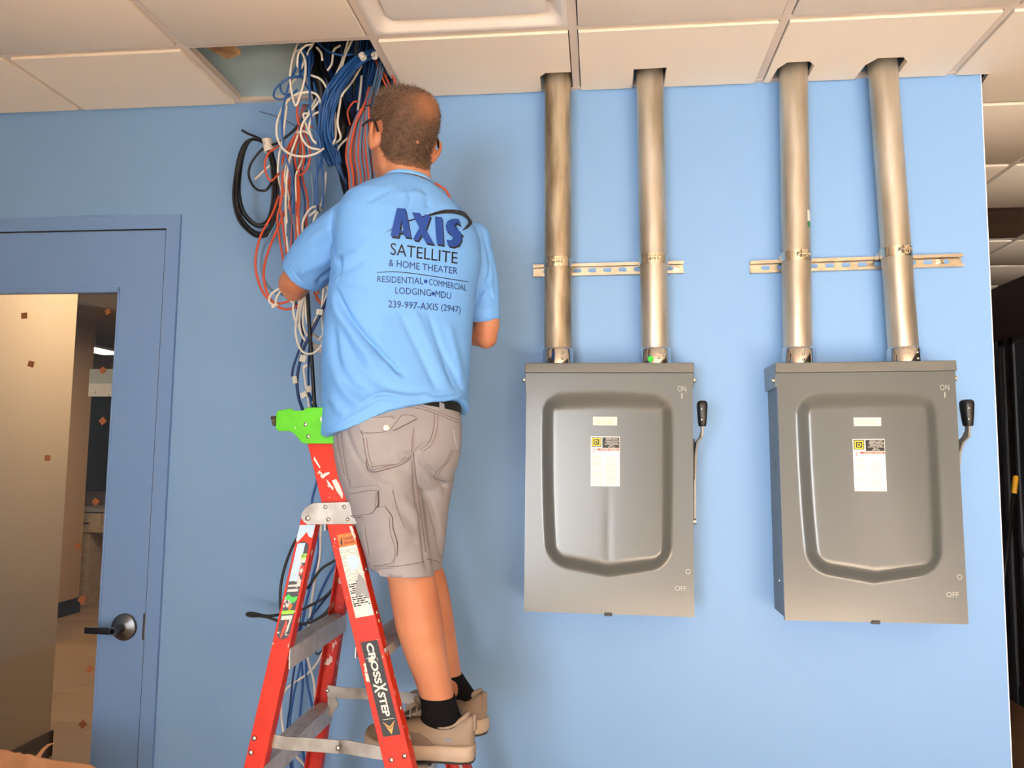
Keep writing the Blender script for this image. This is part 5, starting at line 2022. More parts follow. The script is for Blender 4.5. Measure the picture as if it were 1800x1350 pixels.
# block letters A X I S with a black drop shadow
LET = {
    'A': ([(350, 105), (440, 112), (500, 420), (432, 412), (424, 372), (378, 368), (366, 415), (284, 405)], [(396, 240), (412, 290), (420, 352), (380, 349)]),
    'X': ([(508, 152), (590, 156), (632, 210), (648, 172), (712, 188), (660, 335), (748, 490), (662, 478), (612, 390), (572, 455), (520, 436), (590, 318)], None),
    'I': ([(756, 196), (832, 204), (848, 500), (776, 488)], None),
    'S': ([(1010, 224), (1026, 290), (985, 262), (958, 300), (1000, 330), (1036, 385), (1040, 440), (1010, 500), (950, 520), (898, 505), (878, 445), (930, 450), (950, 425), (930, 390), (880, 350), (870, 290), (890, 245), (940, 222)], None),
}


def poly_print(pts, m, lift, hole=None, shift=(0, 0), name='lettering'):
    bm = bmesh.new()
    def ring_(pp):
        vs_ = []
        for i in range(len(pp)):
            a, b = np.array(pp[i], float), np.array(pp[(i + 1) % len(pp)], float)
            k = max(1, int(np.linalg.norm(b - a) / 35))
            for j in range(k):
                q = a + (b - a) * j / k
                vs_.append(bm.verts.new((q[0] + shift[0], q[1] + shift[1], 0)))
        return [bm.edges.new((vs_[i], vs_[(i + 1) % len(vs_)])) for i in range(len(vs_))]
    es = ring_(pts)
    if hole:
        es += ring_(hole)
    bmesh.ops.triangle_fill(bm, use_beauty=True, use_dissolve=False, edges=es)
    bm.verts.index_update()
    p2 = [cp(q.co.x, q.co.y) for q in bm.verts]
    fs_ = [tuple(q.index for q in fc.verts) for fc in bm.faces]
    bm.free()
    return flatprint(name, p2, fs_, m, lift)


# swoosh ring behind the letters
def ribbon(line, widths, m, lift, name='swoosh'):
    pts = [np.array([*q, 0.0]) for q in line]
    sp = spline(pts, 8)
    ww = np.interp(np.linspace(0, len(widths) - 1, len(sp)), range(len(widths)), widths)
    t = np.gradient(np.array(sp), axis=0)
    L_, R_ = [], []
    for q, d, w_ in zip(sp, t, ww):
        d = d / (np.linalg.norm(d) + 1e-9)
        nn = np.array([-d[1], d[0]])
        L_.append(cp(*(q[:2] + nn * w_ / 2)))
        R_.append(cp(*(q[:2] - nn * w_ / 2)))
    n = len(L_)
    return flatprint(name, L_ + R_, [(i, i + 1, n + i + 1, n + i) for i in range(n - 1)], m, lift)


ribbon([(235, 362), (300, 325), (460, 245), (690, 180), (860, 140), (1000, 145), (1100, 185), (1140, 245), (1110, 300), (1055, 340)], [2, 8, 12, 20, 38, 46, 46, 46, 30, 6], m_pblk, 0.0024)
for k, (pts, hole) in LET.items():
    poly_print(pts, m_pblk, 0.0030, hole, (15, 18))
for k, (pts, hole) in LET.items():
    poly_print(pts, m_navy, 0.0050, hole)
for a, b in (((985, 300), (1010, 335)), ((1012, 352), (1040, 362)), ((1045, 378), (1070, 415))):
    ribbon([a, ((a[0] + b[0]) / 2, (a[1] + b[1]) / 2), b], [10, 14, 10], m_pblk, 0.0016)
word('SATELLITE', [cp(282, 600), cp(1002, 700), cp(1008, 575), cp(286, 470)], m_pblk)
word('& HOME THEATER', [cp(264, 722), cp(1004, 812), cp(1008, 740), cp(266, 648)], m_pnav)
ribbon([(136, 792), (340, 785), (600, 812), (860, 852), (1120, 892)], [7, 8, 8, 8, 7], m_pblk, 0.0012, 'rule')
word('RESIDENTIAL', [cp(143, 895), cp(636, 920), cp(636, 848), cp(143, 828)], m_pnav)
word('COMMERCIAL', [cp(697, 924), cp(1100, 990), cp(1104, 926), cp(700, 858)], m_pnav)
word('LODGING', [cp(335, 1018), cp(722, 1048), cp(722, 976), cp(337, 948)], m_pnav)
word('MDU', [cp(766, 1056), cp(932, 1080), cp(938, 1008), cp(770, 986)], m_pnav)
word('239-997-AXIS', [cp(260, 1168), cp(795, 1202), cp(800, 1128), cp(262, 1092)], m_pnav)
word('(2947)', [cp(828, 1222), cp(1036, 1248), cp(1040, 1160), cp(832, 1130)], m_pnav)
for x, y in ((662, 888), (744, 1020)):
    r_ = 19
    flatprint('bullet', [cp(x + r_ * math.cos(t), y + r_ * 1.1 * math.sin(t)) for t in np.linspace(0, 2 * math.pi, 14, endpoint=False)], [tuple(range(14))], m_navy)

m_bseam = mat('blue_thread', (102, 160, 228), 0.7)
for line in ([(506, 468), (520, 492), (540, 508), (562, 514)], [(510, 463), (525, 487), (545, 503), (566, 509)], [(831, 556), (856, 560), (880, 557)], [(831, 561), (856, 565), (881, 562)], [(590, 352), (583, 395), (588, 440), (596, 475)], [(848, 402), (860, 440), (858, 475), (848, 505), (836, 535)],
             [(680, 322), (715, 318), (750, 322)], [(576, 755), (605, 738), (640, 718), (672, 702)]):
    seam(bv_shirt, line, 0.0002, shirt, 0.0007, m_bseam)

# ---------------------------------------------------------------- glasses
gl = MB()
for s in (-1, 1):
    gl.tube(spline([hp(s * .082, .088, .026), hp(s * .088, .03, .026), hp(s * .0885, -.006, .024), hp(s * .087, -.026, .012), hp(s * .083, -.044, -.010)], 5), 0.0032, 8)
gf = gl.build('glasses', mat('black_frame', (16, 16, 18), 0.35), man, smooth=True)
tag(gf, 'dark glasses temples over his ears')
for s in (-1, 1):
    rim = [hp(s * (.034 + .026 * math.cos(t)), .106 - .006 * abs(math.cos(t)), .006 + .019 * math.sin(t)) for t in np.linspace(0, 2 * math.pi, 20, endpoint=False)]
    MB().tube(rim + [rim[0]], 0.0018, 6, cap=False).build('rim', mat('black_frame', (16, 16, 18), 0.35), gf, smooth=True)
    mk('lens', rim, [tuple(range(20))], mat('lens_glass', (220, 226, 230), 0.05, trans=0.9), gf)

# ---------------------------------------------------------------- socks and shoes
def sock(pts, r):
    return tube_geo(spline(pts, 4), np.interp(np.linspace(0, len(r) - 1, (len(pts) - 1) * 4 + 1), range(len(r)), r), 24)


SOLE_Z = 0.8765
m_sup = mat('taupe_suede', (142, 126, 112), 0.85, bump=(400, 0.15, 0.0006))
m_sup2 = mat('dark_taupe_mesh', (112, 98, 90), 0.9, bump=(700, 0.3, 0.0006))
m_sole = mat('pale_rubber_sole', (186, 170, 152), 0.7, noise=((168, 150, 134), 16, 0.3, 0.7))
m_out = mat('dark_outsole', (54, 48, 46), 0.8)


def shoe(heel, phi, side, label):
    """heel = back of the heel on the ground; phi = turn of the toe to the left of +y"""
    L_, F_ = vec(phi)
    U = np.array([0, 0, 1.0])

    def s3(x, y, z):
        return heel + L_ * x + F_ * y + U * z
    sh = bpy.data.objects.new('shoe', None)
    # outline half widths along the length (inner, outer)
    ys = np.array([0, .008, .03, .07, .12, .17, .215, .25, .275, .288])
    wd = np.array([.012, .026, .034, .034, .034, .041, .046, .042, .030, .010])
    cx_ = side * np.array([0, 0, 0, -.001, -.004, -.007, -.006, -.002, .003, .006]) * -1
    ws = wd + 0.004
    def outline(z, grow, lift=None):
        pts = [s3(c + w_ + grow if w_ > .011 else c + w_, y, z + (lift(y) if lift else 0)) for y, w_, c in zip(ys, ws, cx_)]
        pts += [s3(c - w_ - grow if w_ > .011 else c - w_, y, z + (lift(y) if lift else 0)) for y, w_, c in zip(ys[::-1], ws[::-1], cx_[::-1])]
        return pts
    toe = lambda y: 0.012 * max(0, (y - .2) / .088) ** 2
    up = MB()
    # upper: cross sections from heel to toe: height of the top line
    ht = np.array([.104, .112, .106, .090, .098, .100, .082, .070, .060, .048])
    rg = []
    for y, w_, c, h_ in zip(ys, wd, cx_, ht):
        ring_ = []
        tz = toe(y)
        for t in np.linspace(0, 2 * math.pi, 20, endpoint=False):
            ct, st = math.cos(t), math.sin(t)
            xx = w_ * math.copysign(abs(ct) ** 0.7, ct) * (1 - 0.25 * max(0, st))
            zz = .034 + (h_ - .034) * (0.5 + 0.5 * math.copysign(abs(st) ** 0.8, st))
            ring_.append(s3(c + xx, y, zz + tz))
        rg.append(ring_)
    up.add(*loft(rg))
    so_ = up.build('shoe', [m_sup], man, auto=60)
    sub = so_.modifiers.new('sub', 'SUBSURF')
    sub.levels = 2
    sub.render_levels = 2
    tag(so_, label)
    sl = MB()
    sl.add(*loft([outline(.006, -0.002, toe), outline(.010, .0025, toe), outline(.030, .003, toe), outline(.040, -.0005, toe), outline(.042, -.005, toe)]))
    mid_ = sl.build('sole', m_sole, so_, auto=50)
    ol = MB()
    ol.add(*loft([outline(0.0, -0.004, toe), outline(.006, -.001, toe)]))
    ol.build('outsole', m_out, mid_, auto=50)
    # darker quarter panels on both flanks
    for sd in (-1, 1):
        pn = []
        for y, z in ((.098, .043), (.180, .043), (.186, .058), (.155, .073), (.128, .069), (.108, .056)):
            k = np.interp(y, ys, wd)
            c = np.interp(y, ys, cx_)
            f_ = 1.0 if z < .05 else 0.93
            pn.append(s3(c + sd * (k * f_ + .0012), y, z))
        MB().prism(pn, L_ * sd * 0.001).build('quarter_panel', m_sup2, so_)
        MB().prism([s3(sd * (.0345), y, z) for y, z in ((.052, .052), (.068, .052), (.068, .062), (.052, .062))], L_ * sd * 0.0012).build('logo_tab', mat('grey_tab', (120, 122, 132), 0.5), so_)
    MB().add(*loft([[s3(x, y, z) for x, y in ((-.008, -.004), (.008, -.004), (.008, .004), (-.008, .004))] for z in (.075, .104, .114)])).build('pull_tab', m_sup, so_, bevel=0.0015)
    # padded collar round the ankle opening
    col = [s3(.028 * math.cos(t), .076 + .058 * math.sin(t), .098 + .016 * math.sin(t) ** 2 - .012 * math.cos(t) ** 2) for t in np.linspace(0, 2 * math.pi, 25)]
    MB().tube(col, 0.0065, 8, cap=False).build('ankle_collar', m_sup, so_, smooth=True)
    tg = MB()
    tg.add(*loft([[s3(x, y, z) for x, z in ((-.02, z0), (.02, z0), (.016, z0 + .006), (-.016, z0 + .006))] for y, z0 in ((.128, .128), (.135, .122), (.175, .102), (.21, .084))]))
    tg.build('tongue', m_sup2, so_, auto=60)
    for y, z in ((.145, .122), (.162, .115), (.180, .106), (.20, .096)):
        MB().tube(spline([s3(-.026, y, z - .012), s3(-.012, y + .004, z + .003), s3(.012, y - .004, z + .003), s3(.026, y, z - .012)], 4), 0.0022, 6).build('lace', mat('grey_lace', (160, 150, 140), 0.8), so_, smooth=True)
    return s3


hL = P(834, 1329, -0.585)
hL[2] = SOLE_Z
hR = P(850, 1306, -0.40)
hR[2] = SOLE_Z
sL3 = shoe(hL, 86, -1, 'taupe shoe on the nearer foot')
sR3 = shoe(hR, 56, 1, 'taupe shoe on the farther foot')


def at_row(pts, rr, v_target):
    pp = np.array(spline(pts, 6))
    _, vv_ = px(pp)
    i = int(np.argmin(np.abs(vv_ - v_target)))
    return pp[i]


for s3_, pts, v0, nm in ((sL3, pL, 1224, 'sock'), (sR3, pR, 1184, 'sock')):
    a = at_row(pts, None, v0)
    b_ = at_row(pts, None, v0 + 22)
    base_ = s3_(0, .084, .085)
    r0 = .0455 if v0 > 1210 else .0435
    Ff = s3_(0, 1, 0) - s3_(0, 0, 0)
    Lf = s3_(1, 0, 0) - s3_(0, 0, 0)
    d_ = pts[-3] - pts[-4]
    d_ /= np.linalg.norm(d_)
    up_l = np.cross(d_, np.array([0, 1.0, 0]))
    rg = []
    for t, rf, rl in ((0.0, r0, r0), (0.3, r0, r0), (0.6, r0 + .003, r0 - .001), (0.85, .056, .036), (1.0, .062, .033), (1.25, .058, .028)):
        c_ = a + (base_ - a) * t
        rg.append([c_ + Ff * rf * math.cos(q) + Lf * rl * math.sin(q) for q in np.linspace(0, 2 * math.pi, 28, endpoint=False)])
    MB().add(*loft(rg)).build(nm, m_sock, man, auto=60)
# ================================================================ cables
m_cw = mat('white_cable', (226, 220, 208), 0.45)
m_cb = mat('blue_cable', (36, 88, 156), 0.45)
m_cn = mat('navy_cable', (24, 56, 104), 0.45)
m_cg = mat('steel_blue_cable', (96, 130, 164), 0.45)
m_co = mat('orange_cable', (206, 82, 48), 0.45)
m_ck = mat('black_cable', (20, 20, 22), 0.42)
m_cd = mat('dark_blue_cable', (20, 34, 58), 0.45)
m_tie = mat('white_tie_wrap', (226, 220, 206), 0.6)
CR = random.Random(21)
RW, RB = 0.0038, 0.0034


def c1(x, y):
    return 380 + x / 4.5, 60 + y / 4.5


def c2(x, y):
    return 380 + x / 5.625, 330 + y / 5.625


def c7(x, y):
    return 460 + x / 5.87, 500 + y / 5.87


def c5(x, y):
    return 400 + x / 4.5, 850 + y / 4.5


def c6(x, y):
    return 400 + x / 3.75, 1050 + y / 3.75


def cable(name, pts, r, m, label, group, n=7, sub=7):
    """pts: (u, v, depth) traced along the cable"""
    p3 = spline([P(u, v, y) for u, v, y in pts], sub)
    o = MB().tube(p3, r, n).build(name, m, None, smooth=True)
    tag(o, label, 'cable', group)
    return o


def fan(f, line, n, spread, m_list, r, label, group, name, ends=None, jit=1.0, depth=0.02):
    """several cables sharing a course; spread = px half width at each point"""
    for k in range(n):
        t = (k + 0.5) / n * 2 - 1
        ph = CR.uniform(-0.25, 0.25)
        pts = []
        for i, (x, y, d) in enumerate(line):
            u, v = f(x, y)
            # direction across the run
            a = line[max(0, i - 1)]
            b = line[min(len(line) - 1, i + 1)]
            du, dv = f(b[0], b[1])[0] - f(a[0], a[1])[0], f(b[0], b[1])[1] - f(a[0], a[1])[1]
            L = math.hypot(du, dv) + 1e-6
            s = spread[i] * (t + ph * 0.3) + CR.uniform(-1, 1) * jit
            q = (u + dv / L * s, v - du / L * s, d + CR.uniform(-1, 1) * depth * (0.5 + 0.5 * (spread[i] > 4)))
            pts.append(q)
        cable(name, pts, r, m_list[k % len(m_list)], label, group)


YT = -0.2
# --- thick blue bundle out of the right corner of the opening
blue_line = [(1330, 60, -.16), (1255, 140, -.20), (1130, 205, -.24), (1010, 330, -.27), (925, 470, -.28), (880, 620, -.27), (870, 780, -.25), (900, 900, -.22), (945, 1030, -.19)]
fan(c1, blue_line, 22, [6, 7, 9, 11, 13, 13, 13, 15, 10], [m_cb], RB, 'blue cable in the thick blue bundle arching out of the ceiling', 'blue cables of the thick bundle', 'blue_cable', depth=0.022)
o = MB().tube([P(*c1(1145, 160), -.262), P(*c1(1170, 195), -.262)], 0.011, 12).build('cable_tie', m_tie, None, auto=40)
tag(o, 'white wrap on the thick blue bundle at the ceiling', 'cable tie')
o = MB().tube(spline([P(*c1(1235, 165), -.25), P(*c1(1255, 150), -.262), P(*c1(1272, 165), -.262), P(*c1(1262, 188), -.255), P(*c1(1240, 185), -.25)], 5), 0.006, 8).build('cable_tie', m_tie, None, smooth=True)
tag(o, 'looped white wrap at the corner of the ceiling opening', 'cable tie')
# loops at the foot of the blue bundle
for k in range(7):
    w = CR.uniform(-10, 10)
    cable('blue_cable', [(*c1(890 + 8 * k, 880), -.22), (*c1(935 + 6 * k, 1010 + w), -.2), (*c1(985 + 5 * k, 1110 + 8 * k), -.19), (*c1(1030 + 6 * k, 1150 + 10 * k), -.17)], RB, m_cb if k % 2 else m_cn, 'blue cable tail below the thick blue bundle', 'tails of the blue bundle')
# --- orange and steel-blue bundle beside the head
for k in range(16):
    t = k / 15
    m = (m_co, m_cg)[k % 2]
    uo = 1150 + 70 * t
    mid = 1030 + 235 * t
    lowx = 1060 + 225 * t
    d = -.30 + CR.uniform(-.012, .012) - (0.006 if k % 2 else 0)
    lb = 'orange cable in the splayed orange and grey-blue bundle beside the head' if k % 2 == 0 else 'grey-blue cable in the splayed orange and grey-blue bundle beside the head'
    cable('orange_cable' if k % 2 == 0 else 'steel_blue_cable', [(*c1(1205 + 25 * t + CR.uniform(-8, 8), 470 + CR.uniform(-60, 40)), -.22), (*c1(1160 + 50 * t, 575), d), (*c1((uo + mid) / 2 - 10 + CR.uniform(-8, 8), 720), d), (*c1(mid, 940), d), (*c1((mid + lowx) / 2 + 8, 1110), d), (*c1(lowx, 1290), d + .02), (*c1(lowx + 10, 1420), d + .05)],
          RB + .0009, m, lb, 'orange cables beside the head' if k % 2 == 0 else 'grey-blue cables beside the head')
o = MB().tube([P(*c1(1150, 590), -.31), P(*c1(1222, 570), -.31)], 0.006, 8).build('cable_tie', m_ck, None, auto=40)
tag(o, 'black wrap round the top of the orange and grey-blue bundle', 'cable tie')
# --- dark mass behind
for k in range(46):
    t = k / 45
    x0 = 740 + 620 * t + CR.uniform(-30, 30)
    x1 = 880 + 330 * t + CR.uniform(-40, 40)
    m = (m_ck, m_cd, m_ck, m_cn)[k % 4]
    lb = 'black cable in the dark tangle behind the coloured bundles' if m is m_ck else 'dark blue cable in the dark tangle behind the coloured bundles'
    cable('black_cable' if m is m_ck else 'dark_blue_cable', [(*c1(x0, 20), -.10), (*c1(x0 + CR.uniform(-40, 40), 250), -.12), (*c1((x0 + x1) / 2 + CR.uniform(-70, 70), 520), -.13), (*c1(x1 + CR.uniform(-60, 60), 780), -.12), (*c1(x1 * .5 + (990 + 230 * t) * .5 + CR.uniform(-40, 40), 1000), -.13), (*c1(1000 + 240 * t + CR.uniform(-15, 15), 1190), -.18), (*c1(1040 + 230 * t, 1380), -.24)],
          CR.choice([0.0036, 0.005, 0.0075]), m, lb, 'black cables of the dark tangle' if m is m_ck else 'dark blue cables of the dark tangle')
# thick black bundles
for pts, lb in (([(790, 60, -.12), (775, 200, -.14), (800, 330, -.15), (830, 420, -.14), (840, 560, -.12)], 'thick black cable at the left of the dark tangle'), ([(960, 480, -.14), (985, 640, -.15), (1000, 760, -.15), (960, 900, -.13)], 'thick black cable curving behind the blue bundle')):
    cable('black_cable', [(*c1(x, y), d) for x, y, d in pts], 0.016, m_ck, lb, None, 12)
# --- blue strands right of the bundle
fan(c1, [(1220, 40, -.15), (1190, 250, -.17), (1170, 420, -.18), (1160, 590, -.17), (1120, 760, -.15)], 9, [22, 18, 14, 10, 8], [m_cb, m_cn, m_cn], RB, 'blue cable hanging straight beside the head of the man', 'straight blue cables beside the head', 'blue_cable', jit=3)
fan(c1, [(1330, 120, -.14), (1290, 300, -.18), (1250, 480, -.2), (1215, 640, -.22)], 3, [6, 6, 5, 5], [m_cg], RB, 'grey-blue cable slanting from the right corner of the opening', 'slanting grey-blue cables', 'steel_blue_cable')
fan(c1, [(1300, 180, -.15), (1330, 280, -.15), (1370, 360, -.14), (1400, 460, -.13)], 6, [10, 12, 12, 10], [m_co, m_cn], RB, 'cable peeking out above the hair of the man', 'cables above the head', 'orange_cable', jit=3)
# --- white strands at the top
for i, (pts, lb) in enumerate((
        ([(1090, 20, -.2), (1020, 170, -.24), (985, 330, -.26), (985, 500, -.27), (960, 700, -.27), (985, 820, -.25), (930, 870, -.22)], 'white cable running down beside the thick blue bundle'),
        ([(1050, 30, -.2), (1000, 200, -.24), (945, 330, -.26)], 'short white cable at the top of the opening'),
        ([(1150, 250, -.2), (1080, 370, -.24), (1010, 460, -.28), (985, 500, -.28)], 'white cable crossing the thick blue bundle'),
        ([(1150, 330, -.2), (1140, 450, -.2), (1120, 600, -.19)], 'white cable right of the thick blue bundle'),
        ([(980, 90, -.2), (930, 130, -.22), (915, 230, -.22), (880, 290, -.22)], 'white cable hooked at the top of the opening'),
        ([(795, 105, -.24), (830, 150, -.24), (840, 210, -.23)], 'short white stub near the top of the opening'),
        ([(750, 325, -.27), (830, 360, -.27), (880, 440, -.27), (900, 520, -.25)], 'white cable arching over the left of the bundle'),
        ([(775, 60, -.24), (720, 160, -.26), (660, 300, -.26), (575, 430, -.25), (555, 600, -.24), (530, 800, -.22), (500, 950, -.2), (490, 1100, -.18), (520, 1250, -.16), (545, 1290, -.15)], 'long white cable down the left of the tangle'),
        ([(650, 60, -.25), (610, 170, -.28), (585, 330, -.29), (600, 480, -.29), (630, 565, -.29), (660, 500, -.29), (700, 350, -.29), (705, 220, -.29), (665, 130, -.28), (620, 150, -.27), (600, 230, -.26)], 'large narrow white loop hanging at the left of the opening'),
        ([(640, 270, -.27), (650, 160, -.28), (700, 95, -.28), (760, 80, -.27)], 'white cable bent over beside the large loop'),
        ([(545, 560, -.27), (600, 495, -.28), (700, 462, -.29), (790, 475, -.28), (830, 560, -.27), (830, 700, -.25), (800, 800, -.23)], 'white arch below the ceiling line'),
        ([(580, 500, -.26), (510, 610, -.28), (478, 730, -.29), (490, 840, -.29), (560, 935, -.3), (680, 968, -.3), (790, 945, -.3), (850, 905, -.28)], 'big white sweep round the left of the tangle'),
        ([(820, 520, -.27), (760, 600, -.28), (690, 700, -.29), (670, 800, -.29), (730, 890, -.29), (820, 915, -.28)], 'white curl in the middle of the tangle'),
        ([(800, 500, -.26), (730, 620, -.27), (690, 640, -.27), (740, 800, -.26)], 'white cable slanting in the tangle'),
        ([(820, 610, -.26), (760, 650, -.27), (735, 740, -.27), (760, 830, -.26), (800, 870, -.25)], 'white inner curl of the tangle'),
        ([(640, 780, -.26), (700, 770, -.27), (760, 810, -.26)], 'short white cable at the orange knot'),
        ([(650, 790, -.25), (590, 960, -.26), (560, 1130, -.25), (550, 1350, -.22), (560, 1500, -.2)], 'white cable falling from the orange knot'),
        ([(940, 620, -.24), (945, 800, -.25), (920, 880, -.24)], 'white cable behind the blue bundle'),
        ([(1040, 820, -.2), (980, 880, -.21), (950, 940, -.2)], 'white cable right of the blue bundle'),
        ([(870, 1090, -.2), (855, 1240, -.21), (830, 1360, -.22)], 'white cable above the left shoulder'),
        ([(445, 1020, -.12), (380, 1080, -.12), (305, 1150, -.12)], 'white cable end pointing down-left beside the black coil'))):
    cable('white_cable', [(*c1(x, y), d) for x, y, d in pts], RW, m_cw, lb, None)
# --- blue single strands on the left
for pts, lb in (([(745, 70, -.24), (735, 250, -.28), (740, 450, -.29), (745, 600, -.29), (775, 740, -.28), (815, 830, -.27), (830, 950, -.25), (840, 1060, -.22)], 'blue cable through the middle of the tangle'),
                ([(700, 120, -.25), (640, 250, -.27), (570, 420, -.29), (525, 620, -.3), (525, 800, -.3), (545, 950, -.29), (590, 1100, -.27), (610, 1250, -.25), (610, 1420, -.22)], 'long blue cable down the left of the tangle'),
                ([(665, 330, -.28), (570, 350, -.3), (480, 420, -.3), (455, 490, -.3), (500, 515, -.3), (570, 495, -.29), (640, 440, -.28)], 'small blue loop left of the tangle'),
                ([(690, 340, -.27), (590, 345, -.29), (510, 400, -.29), (520, 460, -.29), (560, 480, -.28), (620, 470, -.27)], 'inner small blue loop left of the tangle'),
                ([(800, 65, -.22), (880, 130, -.24), (980, 165, -.24), (1080, 160, -.22)], 'blue cable sagging across the top of the opening'),
                ([(770, 380, -.26), (800, 500, -.27), (820, 640, -.27), (805, 800, -.26), (800, 960, -.25), (795, 1150, -.24), (790, 1340, -.22)], 'blue cable left of the thick bundle'),
                ([(830, 1000, -.24), (790, 1150, -.24), (795, 1260, -.23), (800, 1400, -.22)], 'blue cable above the left sleeve'),
                ([(830, 1010, -.24), (850, 1180, -.24), (840, 1380, -.22)], 'second blue cable above the left sleeve'),
                ([(655, 180, -.26), (670, 300, -.27), (720, 420, -.27), (790, 480, -.26)], 'blue cable arching in the opening')):
    cable('blue_cable', [(*c1(x, y), d) for x, y, d in pts], RB, m_cb, lb, None)
fan(c1, [(700, 90, -.24), (720, 200, -.26), (690, 330, -.27)], 6, [12, 12, 10], [m_cb, m_cn], RB, 'blue cable in the small bunch at the left of the opening', 'small bunch of blue cables', 'blue_cable', jit=2)
# --- left orange / white / blue bunch, tied at (650, 760) and fanning down
for k in range(14):
    t = k / 13
    m, nm = ((m_co, 'orange_cable'), (m_cg, 'steel_blue_cable'), (m_co, 'orange_cable'), (m_cw, 'white_cable'), (m_co, 'orange_cable'), (m_cn, 'dark_blue_cable'))[k % 6]
    colr = {'orange_cable': 'orange', 'steel_blue_cable': 'grey-blue', 'white_cable': 'white', 'dark_blue_cable': 'dark blue'}[nm]
    x1 = 535 + 200 * t
    x2 = 505 + 240 * t
    cable(nm, [(*c1(690 + 40 * t, 560), -.2), (*c1(655 + 12 * t, 680), -.22), (*c1(640 + 40 * t, 770), -.23), (*c1(x1 + CR.uniform(-28, 28), 960), -.25 + .06 * CR.random()), (*c1(x1 - 10 + CR.uniform(-34, 34), 1120), -.24 + .05 * CR.random()), (*c1(x2 + CR.uniform(-36, 36), 1320), -.21), (*c2(640 + 260 * t + CR.uniform(-50, 50), 330), -.2), (*c2(660 + 260 * t, 700), -.2), (*c2(720 + 200 * t, 1000), -.2)],
          RB, m, colr + ' cable in the mixed bunch hanging behind the raised left arm', colr + ' cables behind the left arm')
for pts, lb in (([(665, 490, -.24), (640, 600, -.25), (650, 700, -.25), (700, 730, -.24), (770, 740, -.22)], 'orange cable curling above the orange knot'),
                ([(500, 880, -.22), (410, 950, -.24), (385, 1060, -.24), (430, 1160, -.24), (500, 1100, -.22)], 'orange loop beside the black coil'),
                ([(1125, 530, -.22), (1080, 545, -.23), (1040, 620, -.22), (1060, 720, -.2)], 'orange cable bent beside the thick blue bundle'),
                ([(690, 740, -.24), (740, 900, -.25), (735, 1020, -.25), (690, 1100, -.24), (640, 1120, -.22)], 'orange loop under the orange knot')):
    cable('orange_cable', [(*c1(x, y), d) for x, y, d in pts], RB, m_co, lb, None)
# long loops left of the arm
for pts, m, nm, lb in (([(620, 80, -.16), (560, 250, -.18), (440, 480, -.2), (390, 700, -.2), (405, 880, -.2), (480, 1060, -.2), (600, 1145, -.2), (760, 1100, -.2), (860, 1000, -.18)], m_co, 'orange_cable', 'outer orange loop hanging left of the raised arm'),
                       ([(720, 130, -.17), (640, 330, -.19), (540, 560, -.21), (480, 760, -.21), (475, 930, -.21), (530, 1090, -.21), (640, 1190, -.21), (760, 1190, -.2), (900, 1100, -.18)], m_co, 'orange_cable', 'inner orange loop hanging left of the raised arm'),
                       ([(640, 250, -.17), (570, 400, -.19), (480, 560, -.2), (445, 740, -.2), (470, 900, -.2), (560, 1020, -.19), (680, 1060, -.17)], m_cg, 'steel_blue_cable', 'grey-blue loop hanging left of the raised arm'),
                       ([(690, 970, -.2), (600, 1010, -.22), (535, 1070, -.22), (530, 1130, -.22), (600, 1170, -.2)], m_cw, 'white_cable', 'white curl at the orange loops'),
                       ([(680, 990, -.2), (610, 1060, -.22), (590, 1140, -.22), (640, 1190, -.2)], m_cw, 'white_cable', 'second white curl at the orange loops'),
                       ([(640, 1000, -.2), (700, 1070, -.22), (760, 1140, -.22)], m_cw, 'white_cable', 'white cable under the left elbow'),
                       ([(1040, 170, -.2), (930, 210, -.22), (860, 330, -.22), (855, 440, -.22), (870, 560, -.22)], m_cw, 'white_cable', 'white hook beside the left sleeve'),
                       ([(1060, 180, -.2), (980, 280, -.22), (940, 460, -.22)], m_cw, 'white_cable', 'white cable along the left sleeve'),
                       ([(920, 280, -.21), (970, 240, -.22), (1040, 190, -.21)], m_cw, 'white_cable', 'short white stub beside the left sleeve')):
    cable(nm, [(*c2(x, y), d) for x, y, d in pts], RW if m is m_cw else RB + .0006, m, lb, None)
o = MB().tube(spline([P(*c2(1015, 175), -.225), P(*c2(1008, 210), -.228), P(*c2(1025, 245), -.225)], 4), 0.0024, 6).build('cable_tie', m_ck, None, smooth=True)
tag(o, 'black wrap on white cables at the left sleeve', 'cable tie')
